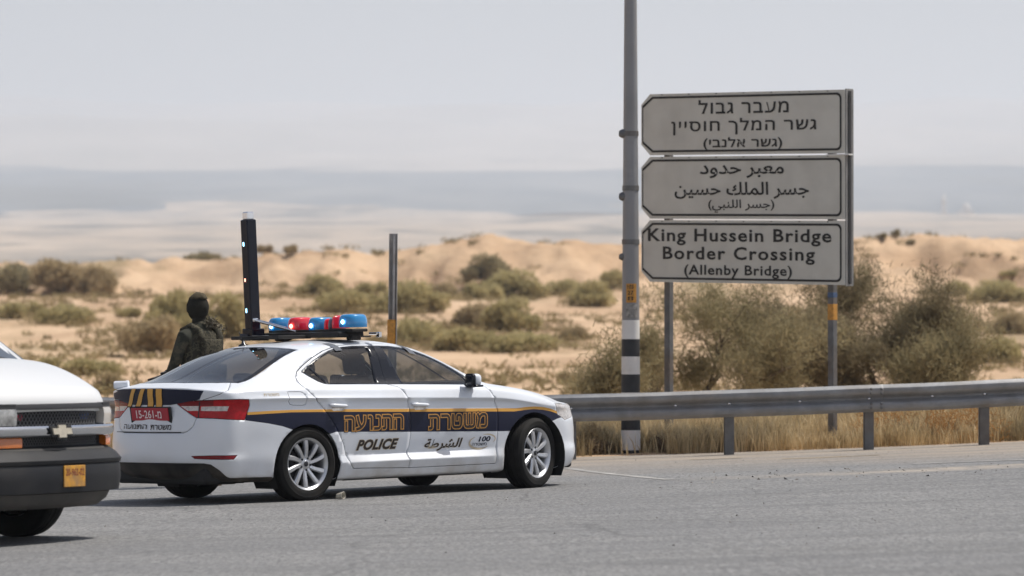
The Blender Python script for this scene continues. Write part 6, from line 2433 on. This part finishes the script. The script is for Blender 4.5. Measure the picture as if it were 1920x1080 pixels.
# vest: back plate, straps, pouches and rolled netting
bm = bmesh.new()
def ell(cz, rx, ry, oy): return [(rx * math.cos(a) * (1 if abs(math.cos(a)) < .8 else .98), oy + ry * math.sin(a), cz) for a in [2 * math.pi * k / 28 for k in range(28)]]
rings = [ell(1.02, .182, .150, 0), ell(1.12, .190, .158, 0), ell(1.28, .205, .165, -.01), ell(1.40, .200, .160, -.015), ell(1.47, .165, .148, -.02), ell(1.515, .120, .120, -.02)]
rv = [[bm.verts.new(p) for p in r_] for r_ in rings]
for i in range(len(rv) - 1):
    for k in range(28): bm.faces.new((rv[i][k], rv[i][(k + 1) % 28], rv[i + 1][(k + 1) % 28], rv[i + 1][k]))
for v in bm.verts: v.co += v.co.normalized() * .008 * noise.noise(v.co * 18)
from_bm('vest', bm, M_vest, man, smooth=True)
for sx3 in (.105, -.105):
    bm = bmesh.new()
    add_tube(bm, [(sx3, .15, 1.38), (sx3 * 1.15, .10, 1.52), (sx3 * 1.15, -.02, 1.565), (sx3 * 1.1, -.14, 1.51), (sx3, -.185, 1.38)], .026, 8)
    for v in bm.verts: v.co.x = sx3 * 1.1 + (v.co.x - sx3 * 1.1) * 1.35
    from_bm('shoulder_strap', bm, M_vest, man, smooth=True)
for (x, z, w, h_) in ((-.12, 1.12, .09, .14), (0, 1.12, .10, .15), (.12, 1.12, .09, .14), (.0, 1.34, .24, .18)):
    bm = bmesh.new(); add_box(bm, (x, -.185, z), (w, .06, h_), .015)
    from_bm('pouch', bm, M_vest, man, smooth=True, angle=50)
rg = random.Random(2)
def nc():
    t = rg.random()
    a = Vector((.02, -.10, 1.60)).lerp(Vector((.24, -.02, 1.50)), t)
    return a + Vector((rg.gauss(0, .03), rg.gauss(0, .035), rg.gauss(0, .022)))
v_, f_ = sprigs(rg, 700, nc, .035, .006, .5)
nt = from_py('netting_roll', v_, f_, leaf_mat('camouflage_net', (.10, .09, .065), (.24, .21, .16), trans=.1, scale=30), man)
nt['kind'] = 'stuff'
# gloved hands round the rifle, five fingers each
bm = bmesh.new()
add_box(bm, (.03, .345, 1.125), (.42, .035, .06), .008, Matrix.Rotation(R(-14), 3, 'Y'))
add_tube(bm, [(-.17, .345, 1.075), (-.34, .345, 1.033)], .011, 8)
add_box(bm, (.06, .345, 1.055), (.03, .028, .14), .006, Matrix.Rotation(R(14), 3, 'Y'))
add_box(bm, (.27, .345, 1.185), (.14, .03, .09), .01, Matrix.Rotation(R(-14), 3, 'Y'))
rf = from_bm('rifle', bm, M_gun)
rf.matrix_world = Matrix.Translation((gx_, gy_, road_z(gx_, gy_))) @ Matrix.Rotation(R(46), 4, 'Z') @ Matrix.Diagonal((1.07, 1.07, 1.045, 1))
tag(rf, 'black rifle held across the chest by the soldier behind the car', 'rifle')
for s, (cx_, cz_) in ((1, (.135, 1.14)), (-1, (-.065, 1.10))):
    hj = [((cx_ + s * .02, .325, cz_ + .01), (.022, .030)), ((cx_, .335, cz_ + .0), (.020, .034))]
    hb = [(0, 1)]
    for k, ln in enumerate((.030, .034, .032, .026)):
        xx = cx_ + (-.03 + .020 * k)
        i0 = len(hj)
        hj += [((xx, .362, cz_ + .028), (.010, .010)), ((xx, .385, cz_ + .012), (.009, .009)), ((xx, .385, cz_ + .012 - ln), (.008, .008)), ((xx, .368, cz_ - .01 - ln), (.0075, .0075))]
        hb += [(1, i0), (i0, i0 + 1), (i0 + 1, i0 + 2), (i0 + 2, i0 + 3)]
    i0 = len(hj)
    hj += [((cx_ - s * .035, .325, cz_ + .012), (.011, .011)), ((cx_ - s * .055, .345, cz_ + .026), (.010, .010))]
    hb += [(0, i0), (i0, i0 + 1)]
    skin_body('glove', hj, hb, M_glove, man, 1)
for s in (1, -1):
    bm = bmesh.new()
    bx_ = .145 * s
    add_box(bm, (bx_, .055, .045), (.10, .29, .09), .035, seg=3)
    add_lathe(bm, [(.058, .03), (.060, .12), (.062, .20), (.055, .21)], 14, Matrix.Translation((bx_, -.01, 0)))
    add_box(bm, (bx_, .055, .010), (.108, .30, .02), .006)
    from_bm('boot', bm, M_boot, man, smooth=True, angle=50)
